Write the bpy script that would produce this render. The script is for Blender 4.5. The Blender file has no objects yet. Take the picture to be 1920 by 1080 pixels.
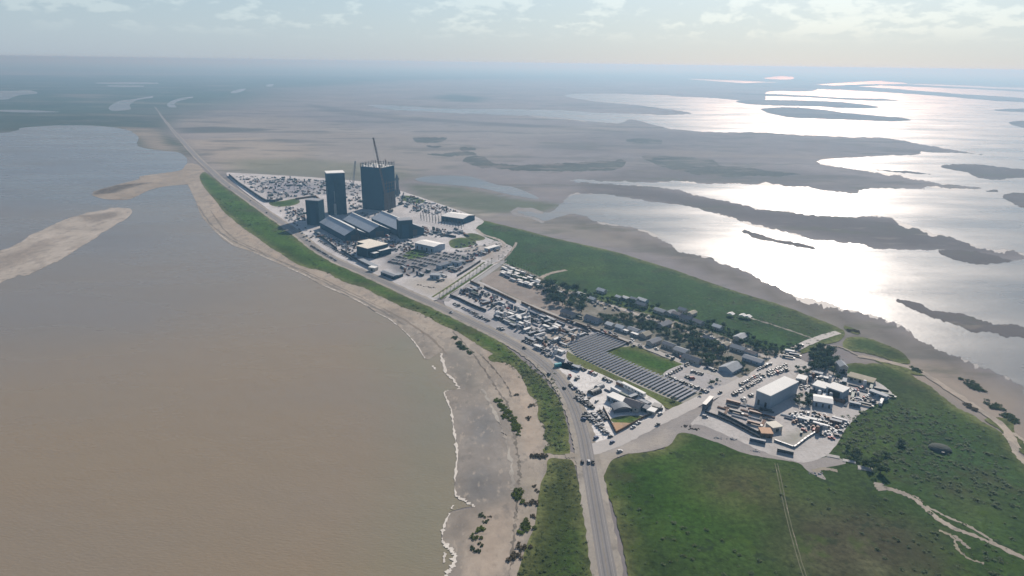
import bpy, bmesh, math, random
import numpy as np
from mathutils import Vector, Matrix
from mathutils.geometry import delaunay_2d_cdt

# ------------------------------------------------------------------ camera, sky, sun, exposure
F_PX = 1280.0                      # focal length in photograph pixels (1920 wide)
CAM_H = 285.0                      # drone height, metres
PITCH = math.atan((540 - 118) / F_PX)
ROLL = math.radians(0.8)
SUN_AZ = math.radians(23.5)        # clockwise from +Y (the way the camera looks)
SUN_EL = math.radians(30.0)

scene = bpy.context.scene
COL = scene.collection
cam_data = bpy.data.cameras.new("camera")
cam_data.sensor_width = 36.0
cam_data.lens = 36.0 * F_PX / 1920.0
cam_data.clip_start = 1.0
cam_data.clip_end = 300000.0
cam = bpy.data.objects.new("camera", cam_data)
COL.objects.link(cam)
cam.matrix_world = (Matrix.Translation((0, 0, CAM_H)) @ Matrix.Rotation(math.pi / 2 - PITCH, 4, 'X')
                    @ Matrix.Rotation(ROLL, 4, 'Z'))
scene.camera = cam

world = bpy.data.worlds.new("World")
scene.world = world
world.use_nodes = True
wn = world.node_tree.nodes
wl = world.node_tree.links
wn.clear()

def wnode(t, **kw):
    n = wn.new(t)
    for k, v in kw.items():
        setattr(n, k, v)
    return n

def wmath(op, a, b=None, c=None, clamp=False):
    n = wn.new('ShaderNodeMath'); n.operation = op; n.use_clamp = clamp
    for i, v in enumerate((a, b, c)):
        if v is None: continue
        if isinstance(v, (int, float)): n.inputs[i].default_value = v
        else: wl.new(v, n.inputs[i])
    return n.outputs[0]

sky = wnode('ShaderNodeTexSky', sky_type='NISHITA', sun_disc=False, sun_elevation=SUN_EL,
            sun_rotation=SUN_AZ, altitude=300.0, air_density=1.0, dust_density=0.5, ozone_density=1.4)
tc = wnode('ShaderNodeTexCoord')
sep = wnode('ShaderNodeSeparateXYZ'); wl.new(tc.outputs['Generated'], sep.inputs[0])
zz = wmath('MAXIMUM', sep.outputs[2], 0.0)
# cumulus: noise over bearing and height, crowded low down where the far clouds line up
def cloud_noise(sx, sz, scale, det, off):
    cmb = wnode('ShaderNodeCombineXYZ')
    wl.new(wmath('MULTIPLY_ADD', sep.outputs[0], sx, off), cmb.inputs[0])
    wl.new(wmath('MULTIPLY', sep.outputs[1], sx), cmb.inputs[1])
    wl.new(wmath('MULTIPLY', wmath('POWER', zz, 0.75), sz), cmb.inputs[2])
    n = wnode('ShaderNodeTexNoise'); n.inputs['Scale'].default_value = scale
    n.inputs['Detail'].default_value = det; n.inputs['Roughness'].default_value = 0.58
    wl.new(cmb.outputs[0], n.inputs['Vector'])
    return n.outputs[0]
n1 = cloud_noise(1.0, 1.8, 25.0, 6.0, 3.7)
n2 = cloud_noise(1.0, 1.6, 5.0, 3.0, 9.1)
cov = wmath('MULTIPLY_ADD', n2, 0.55, n1)
cm = wnode('ShaderNodeMapRange', interpolation_type='SMOOTHSTEP')
wl.new(cov, cm.inputs[0]); cm.inputs[1].default_value = 0.76; cm.inputs[2].default_value = 0.90
lo = wnode('ShaderNodeMapRange', interpolation_type='SMOOTHSTEP')      # far clouds sink into the haze
wl.new(zz, lo.inputs[0]); lo.inputs[1].default_value = 0.022; lo.inputs[2].default_value = 0.055
mask = wmath('MULTIPLY', wmath('MULTIPLY', cm.outputs[0], lo.outputs[0]), 0.6)
hz = wnode('ShaderNodeMapRange', interpolation_type='SMOOTHSTEP')      # milky air low on the sky
wl.new(zz, hz.inputs[0]); hz.inputs[1].default_value = 0.0; hz.inputs[2].default_value = 0.23
hz.inputs[3].default_value = 0.74; hz.inputs[4].default_value = 0.0
# sky brightness with the milky air: grey of its own luminance
bw = wnode('ShaderNodeRGBToBW'); wl.new(sky.outputs[0], bw.inputs[0])
milk = wnode('ShaderNodeMixRGB', blend_type='MULTIPLY'); milk.inputs[0].default_value = 1.0
milk.inputs[1].default_value = (1, 1, 1, 1); milk.inputs[2].default_value = (4.5, 5.9, 7.5, 1)
m1 = wnode('ShaderNodeMixRGB'); wl.new(hz.outputs[0], m1.inputs[0])
wl.new(sky.outputs[0], m1.inputs[1]); wl.new(milk.outputs[0], m1.inputs[2])
cl = wnode('ShaderNodeMixRGB', blend_type='MULTIPLY'); cl.inputs[0].default_value = 1.0
wl.new(m1.outputs[0], cl.inputs[1]); cl.inputs[2].default_value = (1.34, 1.26, 1.18, 1)
m2 = wnode('ShaderNodeMixRGB'); wl.new(mask, m2.inputs[0])
wl.new(m1.outputs[0], m2.inputs[1]); wl.new(cl.outputs[0], m2.inputs[2])
bg = wnode('ShaderNodeBackground'); bg.inputs[1].default_value = 0.063
wl.new(m2.outputs[0], bg.inputs[0])
low = wnode('ShaderNodeMapRange', interpolation_type='SMOOTHSTEP')     # thicker air right on the horizon
wl.new(sep.outputs[2], low.inputs[0]); low.inputs[1].default_value = -0.004; low.inputs[2].default_value = 0.05
m3 = wnode('ShaderNodeMixRGB'); wl.new(low.outputs[0], m3.inputs[0]); wl.new(m2.outputs[0], m3.inputs[2])
dm = wnode('ShaderNodeMixRGB', blend_type='MULTIPLY'); dm.inputs[0].default_value = 1.0
wl.new(m2.outputs[0], dm.inputs[1]); dm.inputs[2].default_value = (0.94, 0.96, 0.98, 1); wl.new(dm.outputs[0], m3.inputs[1])
wl.new(m3.outputs[0], bg.inputs[0])
wo = wnode('ShaderNodeOutputWorld'); wl.new(bg.outputs[0], wo.inputs[0])

sd = bpy.data.lights.new("sun", 'SUN')
sd.energy = 4.0; sd.angle = math.radians(0.53); sd.color = (1.0, 0.95, 0.88)
sun = bpy.data.objects.new("sun", sd); COL.objects.link(sun)
sdir = Vector((math.sin(SUN_AZ) * math.cos(SUN_EL), math.cos(SUN_AZ) * math.cos(SUN_EL), math.sin(SUN_EL)))
sun.rotation_euler = sdir.to_track_quat('Z', 'Y').to_euler()
sun.location = (0, 0, 600)

vs = scene.view_settings
vs.view_transform = 'Standard'; vs.look = 'None'; vs.exposure = 0.52; vs.gamma = 1.0
vs.use_curve_mapping = False
scene.cycles.max_bounces = 5
scene.cycles.diffuse_bounces = 2
scene.cycles.glossy_bounces = 2
scene.cycles.transparent_max_bounces = 8
scene.cycles.volume_bounces = 0

# ------------------------------------------------------------------ surveying: photograph pixel -> ground point
_cp, _sp, _cr, _sr = math.cos(PITCH), math.sin(PITCH), math.cos(ROLL), math.sin(ROLL)
def G(px, py, z=0.0):
    x, y = px - 960, py - 540
    xr, yr = x * _cr + y * _sr, -x * _sr + y * _cr
    t = (z - CAM_H) / (-F_PX * _sp - yr * _cp)
    return (xr * t, (F_PX * _cp - yr * _sp) * t)
def GA(poly):
    return np.array([G(*p) for p in poly])

# ------------------------------------------------------------------ materials
MATS = {}
class NT:
    def __init__(s, name):
        s.m = bpy.data.materials.new(name); s.m.use_nodes = True
        s.t = s.m.node_tree; s.n = s.t.nodes; s.l = s.t.links
        s.b = s.n['Principled BSDF']
    def node(s, t, **kw):
        n = s.n.new(t)
        for k, v in kw.items(): setattr(n, k, v)
        return n
    def pos(s):
        if not hasattr(s, '_p'): s._p = s.node('ShaderNodeNewGeometry').outputs['Position']
        return s._p
    def noise(s, scale, det=4, rough=0.55, vec=None, stretch=None):
        v = vec or s.pos()
        if stretch:
            mp = s.node('ShaderNodeMapping'); mp.inputs['Scale'].default_value = stretch[:3]
            if len(stretch) > 3: mp.inputs['Rotation'].default_value = (0, 0, stretch[3])
            s.l.new(v, mp.inputs[0]); v = mp.outputs[0]
        n = s.node('ShaderNodeTexNoise'); n.inputs['Scale'].default_value = scale
        n.inputs['Detail'].default_value = det; n.inputs['Roughness'].default_value = rough
        s.l.new(v, n.inputs['Vector']); return n.outputs[0]
    def mr(s, v, a, b, c, d, smooth=False):
        n = s.node('ShaderNodeMapRange'); s.l.new(v, n.inputs[0])
        if smooth: n.interpolation_type = 'SMOOTHSTEP'
        for i, q in enumerate((a, b, c, d)): n.inputs[i + 1].default_value = q
        return n.outputs[0]
    def mix(s, fac, a, b, mode='MIX'):
        n = s.node('ShaderNodeMixRGB', blend_type=mode)
        for i, q in enumerate((fac, a, b)):
            if isinstance(q, (int, float)): n.inputs[i].default_value = q
            elif isinstance(q, tuple): n.inputs[i].default_value = q + (1,) if len(q) == 3 else q
            else: s.l.new(q, n.inputs[i])
        return n.outputs[0]
    def math(s, op, a, b):
        n = s.node('ShaderNodeMath', operation=op)
        for i, q in enumerate((a, b)):
            if isinstance(q, (int, float)): n.inputs[i].default_value = q
            else: s.l.new(q, n.inputs[i])
        return n.outputs[0]
    def bump(s, h, strength, dist):
        n = s.node('ShaderNodeBump'); n.inputs['Strength'].default_value = strength
        n.inputs['Distance'].default_value = dist
        s.l.new(h, n.inputs['Height']); s.l.new(n.outputs[0], s.b.inputs['Normal'])
    def out(s, col, rough=0.9, spec=0.2, metal=0.0):
        if isinstance(col, tuple): s.b.inputs['Base Color'].default_value = col + (1,)
        else: s.l.new(col, s.b.inputs['Base Color'])
        s.b.inputs['Roughness'].default_value = rough
        s.b.inputs['Specular IOR Level'].default_value = spec
        s.b.inputs['Metallic'].default_value = metal
        MATS[s.m.name] = s.m
        return s.m
    def attr(s, name='tone'):
        n = s.node('ShaderNodeAttribute'); n.attribute_name = name; return n.outputs['Color']

def plain(name, col, rough=0.6, spec=0.4, metal=0.0, var=0.14, scale=0.35):
    if name in MATS: return MATS[name]
    t = NT(name)
    oi = t.node('ShaderNodeObjectInfo').outputs['Random']
    n = t.noise(scale, 5, 0.65)
    c = t.mix(1.0, col, t.mr(n, 0.3, 0.7, 1 - var, 1 + var), 'MULTIPLY')
    c = t.mix(1.0, c, t.mr(oi, 0, 1, 1 - var * .7, 1 + var * .7), 'MULTIPLY')
    return t.out(c, rough, spec, metal)

def land(name, coarse, fine, var=(0.8, 1.2), fvar=(0.85, 1.15), rough=0.95, spec=0.1, bump=0.0, spots=None):
    """ground cover: the sheet's own soil/plant tones, broken up by noise at two sizes"""
    t = NT(name)
    c = t.attr()
    if name == 'beach_sand': c = t.mix(1.0, c, (0.86, 0.865, 0.86), 'MULTIPLY')
    if name == 'coastal_grass': c = t.mix(1.0, c, (0.74, 0.90, 0.56), 'MULTIPLY')
    c = t.mix(1.0, c, t.mr(t.noise(coarse, 5, 0.6), 0.28, 0.72, *var), 'MULTIPLY')
    fn = t.noise(fine, 6, 0.7)
    c = t.mix(1.0, c, t.mr(fn, 0.28, 0.72, *fvar), 'MULTIPLY')
    for (scale, thr0, thr1, col, amt, stretch) in (spots or []):
        sn = t.noise(scale, 6, 0.62, stretch=stretch)
        c = t.mix(t.mr(sn, thr0, thr1, 0, amt, True), c, col)
    if bump: t.bump(fn, 0.6, bump)
    return t.out(c, rough, spec)

M_flat = land('mudflat_soil', 0.0013, 0.012, (0.8, 1.2), (0.88, 1.12), 0.95, 0.05,
              spots=[(0.0011, 0.52, 0.64, (0.27, 0.235, 0.205), 0.45, (1, 2.2, 1)), (0.0018, 0.54, 0.62, (0.115, 0.112, 0.10), 0.6, (1, 3.0, 1, 0.3)),
                     (0.0045, 0.56, 0.64, (0.11, 0.115, 0.085), 0.5, (1, 2.4, 1, -0.2)), (0.011, 0.58, 0.66, (0.25, 0.215, 0.185), 0.4, (1, 2.4, 1, 0.15))])
M_beach = land('beach_sand', 0.014, 0.12, (0.8, 1.2), (0.86, 1.14), 0.95, 0.1,
               spots=[(0.028, 0.50, 0.62, (0.23, 0.205, 0.18), 0.55, (2.2, 1, 1, 0.25)), (0.075, 0.56, 0.66, (0.42, 0.36, 0.29), 0.55, (2.5, 1, 1, 0.3)),
                      (0.05, 0.58, 0.68, (0.15, 0.14, 0.13), 0.5, (1.5, 1, 1, -0.3)), (0.22, 0.60, 0.70, (0.14, 0.12, 0.095), 0.45, (2.5, 1, 1, 0.2))])
M_grass = land('coastal_grass', 0.018, 0.25, (0.62, 1.38), (0.5, 1.5), 0.95, 0.03, bump=0.6,
               spots=[(0.035, 0.56, 0.68, (0.06, 0.10, 0.018), 0.55, None), (0.06, 0.57, 0.66, (0.026, 0.04, 0.02), 0.65, None), (0.013, 0.55, 0.68, (0.066, 0.062, 0.034), 0.55, None),
                      (0.11, 0.66, 0.72, (0.16, 0.14, 0.09), 0.35, None)])
M_mang = land('mangrove_scrub', 0.006, 0.05, (0.7, 1.35), (0.7, 1.3), 0.95, 0.05, spots=[(0.008, 0.52, 0.6, (0.17, 0.15, 0.135), 0.8, (1, 2, 1))])
M_lot = land('caliche_gravel', 0.03, 0.3, (0.82, 1.12), (0.88, 1.1), 0.95, 0.1,
             spots=[(0.045, 0.50, 0.64, (0.34, 0.31, 0.28), 0.4, (1, 1, 1)), (0.10, 0.56, 0.66, (0.26, 0.24, 0.22), 0.4, (4, 1, 1, 0.9)), (0.10, 0.58, 0.68, (0.24, 0.22, 0.2), 0.45, (1, 4, 1, 0.9)), (0.3, 0.62, 0.7, (0.16, 0.15, 0.14), 0.4, None)])
M_road = land('worn_asphalt', 0.02, 0.4, (0.9, 1.1), (0.92, 1.08), 0.85, 0.25)

def water_mat(name, col, col2, rough, wave, cscale, strength=0.5):
    t = NT(name)
    n = t.noise(cscale, 4, 0.5, stretch=(1, 1.6, 1))
    c = t.mix(t.mr(n, 0.35, 0.65, 0, 1, True), col, col2)
    c = t.mix(1.0, c, t.attr(), 'MULTIPLY')
    h = t.math('ADD', t.noise(wave, 4, 0.6, stretch=(1, 2.4, 1, 0.5)), t.math('MULTIPLY', t.noise(wave * .13, 3, 0.5), 2.0))
    t.bump(h, strength, 0.35)
    m = t.out(c, rough, 0.5)
    rn = t.noise(0.0022, 5, 0.6, stretch=(1, 3.2, 1, -0.25))
    t.l.new(t.mr(rn, 0.32, 0.68, rough * 0.72, rough * 1.25), t.b.inputs['Roughness'])
    t.b.inputs['IOR'].default_value = 1.33
    return m
M_bay = water_mat('bay_water_surface', (0.262, 0.205, 0.137), (0.245, 0.202, 0.150), 0.28, 0.30, 0.0022, 0.55)
M_lagoon = water_mat('lagoon_water_surface', (0.12, 0.125, 0.125), (0.16, 0.155, 0.145), 0.31, 0.2, 0.003, 0.4)
M_foam = plain('surf_foam', (0.62, 0.57, 0.50), 0.9, 0.2, var=0.12, scale=0.3)

# ------------------------------------------------------------------ sheets of ground
rng = random.Random(7)
def inside(poly, X, Y):
    r = np.zeros(X.shape, bool)
    xs, ys = poly[:, 0], poly[:, 1]; n = len(poly); j = n - 1
    for i in range(n):
        c = ((ys[i] > Y) != (ys[j] > Y))
        with np.errstate(divide='ignore', invalid='ignore'):
            c &= X < (xs[j] - xs[i]) * (Y - ys[i]) / (ys[j] - ys[i] + 1e-12) + xs[i]
        r ^= c; j = i
    return r
def edge_dist(poly, X, Y):
    d = np.full(X.shape, 1e18)
    for i in range(len(poly)):
        a = poly[i - 1]; b = poly[i]; ab = b - a; L = ab @ ab + 1e-9
        t = np.clip(((X - a[0]) * ab[0] + (Y - a[1]) * ab[1]) / L, 0, 1)
        d = np.minimum(d, (X - a[0] - t * ab[0]) ** 2 + (Y - a[1] - t * ab[1]) ** 2)
    return np.sqrt(d)
def tones(X, Y, base, zones):
    """soil and plant tones per point: zones are (pixel outline, colour, soft edge in m, amount)"""
    c = np.tile(np.array(base, float), (len(X), 1))
    for poly, col, soft, amt in zones:
        P = GA(poly)
        lo_, hi_ = P.min(0) - soft, P.max(0) + soft
        k = np.where((X > lo_[0]) & (X < hi_[0]) & (Y > lo_[1]) & (Y < hi_[1]))[0]
        if not len(k): continue
        d = edge_dist(P, X[k], Y[k]); s = np.where(inside(P, X[k], Y[k]), d, -d)
        w = np.clip(s / soft * .5 + .5, 0, 1); w = (w * w * (3 - 2 * w) * amt)[:, None]
        c[k] = c[k] * (1 - w) + np.array(col) * w
    return c
def set_tone(me, c):
    a = me.color_attributes.new('tone', 'FLOAT_COLOR', 'POINT')
    a.data.foreach_set('color', np.hstack([c, np.ones((len(c), 1))]).astype(np.float32).ravel())

def rough_outline(poly, jit, step, smooth=True):
    """outline through the pixel points, rounded and made ragged like a natural edge"""
    P = [np.array(p, float) for p in poly]; n = len(P); out = []
    for i in range(n):
        p0, p1, p2, p3 = P[i - 1], P[i], P[(i + 1) % n], P[(i + 2) % n]
        L = np.hypot(*(p2 - p1)); k = max(1, int(L / step)) if L < 700 else 1
        for q in range(k):
            t = q / k
            if smooth and L < 260:
                v = 0.5 * ((2 * p1) + (-p0 + p2) * t + (2 * p0 - 5 * p1 + 4 * p2 - p3) * t * t + (-p0 + 3 * p1 - 3 * p2 + p3) * t ** 3)
                lim = 0.35 * L; lin = p1 + (p2 - p1) * t; dv = v - lin; dl = np.hypot(*dv)
                if dl > lim: v = lin + dv * lim / dl
            else: v = p1 + (p2 - p1) * t
            out.append(v)
    out = np.array(out); m = len(out)
    if jit > 0:
        for oct_ in range(6):                # ragged at every size, from bays down to nicks
            cells = max(3, m // (24 >> oct_ if oct_ < 4 else 2)); kn = np.array([rng.gauss(0, 1) for _ in range(cells)])
            u = np.arange(m) / m * cells; i0 = u.astype(int) % cells; fr = u - np.floor(u)
            g = kn[i0] * (1 - fr) + kn[(i0 + 1) % cells] * fr
            nx = np.roll(out, -1, 0) - np.roll(out, 1, 0); nl = np.hypot(nx[:, 0], nx[:, 1]) + 1e-6
            nrm = np.stack([nx[:, 1] / nl, -nx[:, 0] / nl], 1)
            dep = np.clip((out[:, 1] - 112) / 420, .06, 1.3)
            amp = jit * 0.70 ** oct_ * 0.42
            out = out + nrm * (g * amp)[:, None] * np.stack([np.clip(dep * 1.6, .3, 1.3), dep], 1)
        out += np.array([[rng.gauss(0, jit * .10), rng.gauss(0, jit * .10)] for _ in range(m)]) * np.clip((out[:, 1:2] - 112) / 420, .06, 1.3)
    return out

OUT = {}
def tag(o, label=None, cat=None, group=None, kind=None):
    if label: o['label'] = label
    if cat: o['category'] = cat
    if group: o['group'] = group
    if kind: o['kind'] = kind
    return o
def sheet(name, poly, z, mat, base, zones=(), jit=2.0, step=5.0, grid=0.0, smooth=True, label=None, cat=None, kind='structure', hump=None, fringe=None):
    o2 = rough_outline(poly, jit, step, smooth)
    W = GA(o2); n = len(W)
    pts = [Vector(p) for p in W]; edges = [(i, (i + 1) % n) for i in range(n)]
    if grid > 0:
        lo_, hi_ = W.min(0), W.max(0)
        X, Y = np.meshgrid(np.arange(lo_[0], hi_[0], grid), np.arange(lo_[1], hi_[1], grid))
        X = X.ravel() + np.random.RandomState(3).uniform(-.3, .3, X.size) * grid
        Y = Y.ravel() + np.random.RandomState(4).uniform(-.3, .3, Y.size) * grid
        k = inside(W, X, Y)
        if hump is None: k &= edge_dist(W, X, Y) > grid * .4
        pts += [Vector((a, b)) for a, b in zip(X[k], Y[k])]
    v, e, f, *_ = delaunay_2d_cdt(pts, edges, [], 0, 1e-4)
    VX = np.array([(p.x, p.y) for p in v]); f = np.array([list(q) for q in f])
    cen = VX[f].mean(1); f = f[inside(W, cen[:, 0], cen[:, 1])].tolist()
    me = bpy.data.meshes.new(name)
    Z = np.full(len(VX), z)
    if hump is not None:
        Z = Z + hump * np.clip(edge_dist(W, VX[:, 0], VX[:, 1]) / (6 * abs(hump) + 1e-6), 0, 1)
    me.from_pydata([(a, b, c) for (a, b), c in zip(VX, Z)], [], [list(q) for q in f])
    tn = tones(VX[:, 0], VX[:, 1], base, zones)
    if mat is M_grass and fringe is None and grid: fringe = ((0.19, 0.165, 0.105), 5.0)
    if fringe:                                # thin dry growth where the plants give way to sand
        w = np.exp(-(edge_dist(W, VX[:, 0], VX[:, 1]) / fringe[1]))[:, None] * .85
        tn = tn * (1 - w) + np.array(fringe[0]) * w
    set_tone(me, tn)
    me.materials.append(mat); me.update()
    if len(me.polygons) and me.polygons[0].normal.z < 0: me.flip_normals()
    ob = bpy.data.objects.new(name, me); COL.objects.link(ob)
    tag(ob, label, cat, None, kind); OUT.setdefault(name, []).append(W)
    return ob
def catmull(pts, k=8):
    P = [np.array(p, float) for p in pts]; out = []
    for i in range(len(P) - 1):
        p0 = P[max(i - 1, 0)]; p1 = P[i]; p2 = P[i + 1]; p3 = P[min(i + 2, len(P) - 1)]
        for q in range(k):
            t = q / k
            out.append(0.5 * ((2 * p1) + (-p0 + p2) * t + (2 * p0 - 5 * p1 + 4 * p2 - p3) * t * t + (-p0 + 3 * p1 - 3 * p2 + p3) * t ** 3))
    out.append(P[-1]); return np.array(out)
def ribbon(name, px, w, z, mat, col, off=0.0, k=8, wob=0.0, kind='structure', dash=None, parent=None, ends=None):
    """a strip of even width (metres) along a line surveyed in pixels"""
    C = catmull([G(*p) for p in px], k)
    T = np.gradient(C, axis=0); T /= np.hypot(T[:, 0], T[:, 1])[:, None] + 1e-9
    N = np.stack([-T[:, 1], T[:, 0]], 1)
    W = np.full(len(C), w) if not callable(w) else np.array([w(i / (len(C) - 1)) for i in range(len(C))])
    jl = np.array([rng.gauss(0, wob) for _ in C]); jr = np.array([rng.gauss(0, wob) for _ in C])
    Lf = C + N * (off + W / 2 + jl)[:, None]; Rt = C + N * (off - W / 2 + jr)[:, None]
    vs_ = [(a, b, z) for a, b in Lf] + [(a, b, z) for a, b in Rt]; n = len(C)
    fs = [(i, n + i, n + i + 1, i + 1) for i in range(n - 1) if not dash or (i // dash) % 2 == 0]
    me = bpy.data.meshes.new(name); me.from_pydata(vs_, [], fs)
    set_tone(me, np.tile(np.array(col, float), (len(vs_), 1))); me.materials.append(mat)
    me.update()
    if len(me.polygons) and me.polygons[0].normal.z < 0: me.flip_normals()
    ob = bpy.data.objects.new(name, me); COL.objects.link(ob)
    if parent: ob.parent = parent
    elif kind: ob['kind'] = kind
    return ob

# ---- the open ground: one sheet to the horizon
SAND = (0.40, 0.345, 0.285); MUD = (0.213, 0.195, 0.195); MARSH = (0.060, 0.085, 0.06)
ZG = [
 ([(-3000, 120), (5000, 120), (5000, 150), (1300, 143), (760, 150), (560, 172), (330, 215), (290, 232), (-600, 262), (-3000, 400)], MARSH, 500, 1.0),
 ([(-3000, 100), (5000, 100), (5000, 135), (900, 128), (-3000, 128)], (0.037, 0.052, 0.041), 3000, 1.0),
 ([(500, 165), (760, 155), (900, 158), (1000, 172), (700, 182), (560, 190)], (0.2, 0.185, 0.178), 500, .8),
 ([(810, 182), (850, 175), (915, 184), (900, 192), (830, 190)], (0.067, 0.081, 0.067), 120, .9),
 ([(320, 225), (520, 215), (800, 260), (980, 285), (760, 330), (560, 320), (420, 325), (380, 290)], (0.274, 0.248, 0.222), 140, .8),
 ([(340, 262), (480, 258), (600, 280), (560, 300), (420, 320)], (0.326, 0.281, 0.229), 60, .8),
 ([(430, 300), (560, 296), (720, 310), (780, 330), (720, 345), (620, 335), (450, 326)], (0.174, 0.178, 0.122), 50, .75),
 ([(335, 240), (400, 237), (520, 243), (430, 249), (340, 250)], (0.089, 0.092, 0.081), 25, .9),
 ([(575, 195), (640, 203), (760, 218), (900, 228), (1040, 236), (1180, 246), (1180, 250), (1040, 242), (900, 233), (740, 224), (620, 212)], (0.126, 0.118, 0.115), 40, .9),
 ([(700, 228), (1000, 240), (1180, 256), (1050, 275), (850, 262), (720, 245)], (0.244, 0.226, 0.211), 120, .5),
 ([(1000, 258), (1240, 245), (1500, 258), (1740, 282), (1560, 300), (1300, 296), (1050, 290)], (0.167, 0.152, 0.152), 120, .8),
 ([(1200, 310), (1480, 318), (1700, 340), (1600, 358), (1300, 342), (1100, 336)], (0.141, 0.13, 0.127), 60, .85),
 ([(1100, 340), (1240, 356), (1440, 395), (1680, 415), (1900, 478), (1640, 460), (1420, 418), (1220, 375), (1080, 362)], (0.122, 0.111, 0.11), 35, .9),
 ([(760, 345), (860, 350), (960, 372), (1060, 384), (1010, 400), (900, 398), (800, 378)], (0.096, 0.118, 0.07), 22, .85),
 ([(780, 365), (830, 385), (900, 398), (1000, 412), (1020, 422), (900, 410), (800, 385)], (0.318, 0.285, 0.237), 10, .9),
 ([(900, 405), (1060, 400), (1150, 425), (1260, 460), (1460, 542), (1700, 625), (1930, 740), (1930, 860), (1600, 650), (1500, 585), (1250, 480), (1000, 430)], (0.222, 0.201, 0.176), 16, 1.0),
 ([(1060, 405), (1150, 428), (1260, 465), (1460, 547), (1700, 632), (1930, 746), (1930, 765), (1690, 650), (1450, 562), (1230, 470), (1080, 420)], (0.141, 0.127, 0.115), 8, .8),
 ([(1600, 665), (1700, 680), (1790, 690), (1900, 760), (1960, 830), (1960, 900), (1860, 800), (1740, 725)], (0.318, 0.266, 0.218), 10, 1.0),
 ([(-500, 200), (330, 215), (300, 260), (360, 340), (340, 352), (-500, 280)], (0.052, 0.067, 0.041), 60, .8),
 ([(215, 238), (290, 240), (330, 275), (345, 300), (290, 283), (262, 262)], (0.266, 0.229, 0.185), 12, .9),
 ([(300, 245), (345, 270), (372, 300), (350, 290), (310, 268)], (0.056, 0.07, 0.041), 10, .9),
]
def open_ground():
    n = 620
    u = np.linspace(-1, 1, n)
    ax = 2500 * np.sinh(u * 4.0) / np.sinh(4.0) * 22 + 200
    ay = 2500 * np.sinh(np.linspace(-.62, 1, n) * 4.0) / np.sinh(4.0) * 26 + 900
    X, Y = np.meshgrid(ax, ay); X = X.ravel(); Y = Y.ravel()
    idx = np.arange(n * n).reshape(n, n)
    q = np.stack([idx[:-1, :-1].ravel(), idx[:-1, 1:].ravel(), idx[1:, 1:].ravel(), idx[1:, :-1].ravel()], 1)
    me = bpy.data.meshes.new('ground')
    me.vertices.add(n * n); me.loops.add(q.size); me.polygons.add(len(q))
    me.vertices.foreach_set('co', np.stack([X, Y, np.zeros_like(X)], 1).astype(np.float32).ravel())
    me.loops.foreach_set('vertex_index', q.ravel().astype(np.int32))
    me.polygons.foreach_set('loop_start', (np.arange(len(q)) * 4).astype(np.int32))
    me.update(calc_edges=True)
    tn = tones(X, Y, MUD, ZG)
    w = np.clip((Y - 9000) / 9000, 0, 1)[:, None]; w = w * w * (3 - 2 * w)      # low green coastal plain far inland
    tn = tn * (1 - w) + np.array((0.055, 0.075, 0.06)) * w
    set_tone(me, tn); me.materials.append(M_flat)
    o = bpy.data.objects.new('ground', me); COL.objects.link(o); o['kind'] = 'structure'
    return o
open_ground()

# ---- water
SHORE = [(838, 1076), (848, 1062), (853, 1043), (845, 1031), (829, 1017), (832, 992), (843, 963), (866, 955), (888, 950), (873, 941), (854, 930), (853, 897), (857, 860), (855, 827), (850, 800),
         (846, 770), (838, 750), (833, 737), (842, 732), (860, 729), (851, 713), (836, 697), (828, 663), (815, 668), (797, 673), (783, 650), (770, 633), (753, 617), (729, 598), (704, 586), (683, 571), (655, 557),
         (628, 545), (597, 532), (572, 516), (543, 503), (508, 487), (476, 473), (434, 458), (403, 433), (379, 405), (366, 374), (356, 345)]
SPIT = [(315, 347), (283, 354), (251, 370), (239, 375), (198, 374), (172, 365), (175, 360), (219, 348), (260, 338), (262, 332), (315, 325), (341, 320), (351, 307), (348, 294), (330, 285), (292, 281),
        (260, 274), (257, 268), (261, 259), (248, 247), (222, 240), (181, 236), (117, 235), (70, 237), (38, 240), (0, 249)]
WZ = [([(-1200, 225), (420, 225), (420, 400), (300, 470), (-1200, 560)], (0.64, 0.84, 1.25), 130, .9), ([(-1200, 400), (420, 380), (560, 520), (300, 620), (-1200, 760)], (0.82, 0.90, 1.08), 90, .7),  # far bay and upper lagoon: bluer sky reflection painted into the water colour
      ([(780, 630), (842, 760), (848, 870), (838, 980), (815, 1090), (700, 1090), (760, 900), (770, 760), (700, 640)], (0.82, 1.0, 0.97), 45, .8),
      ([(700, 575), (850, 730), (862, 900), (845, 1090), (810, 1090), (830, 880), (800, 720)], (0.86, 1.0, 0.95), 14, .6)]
sheet('bay_water', [(-700, 1700), (760, 1700), (800, 1300)] + SHORE + SPIT + [(-300, 262), (-900, 300)], 0.15, M_bay, (1, 1, 1), WZ, jit=1.6, step=4, grid=26)
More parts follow.
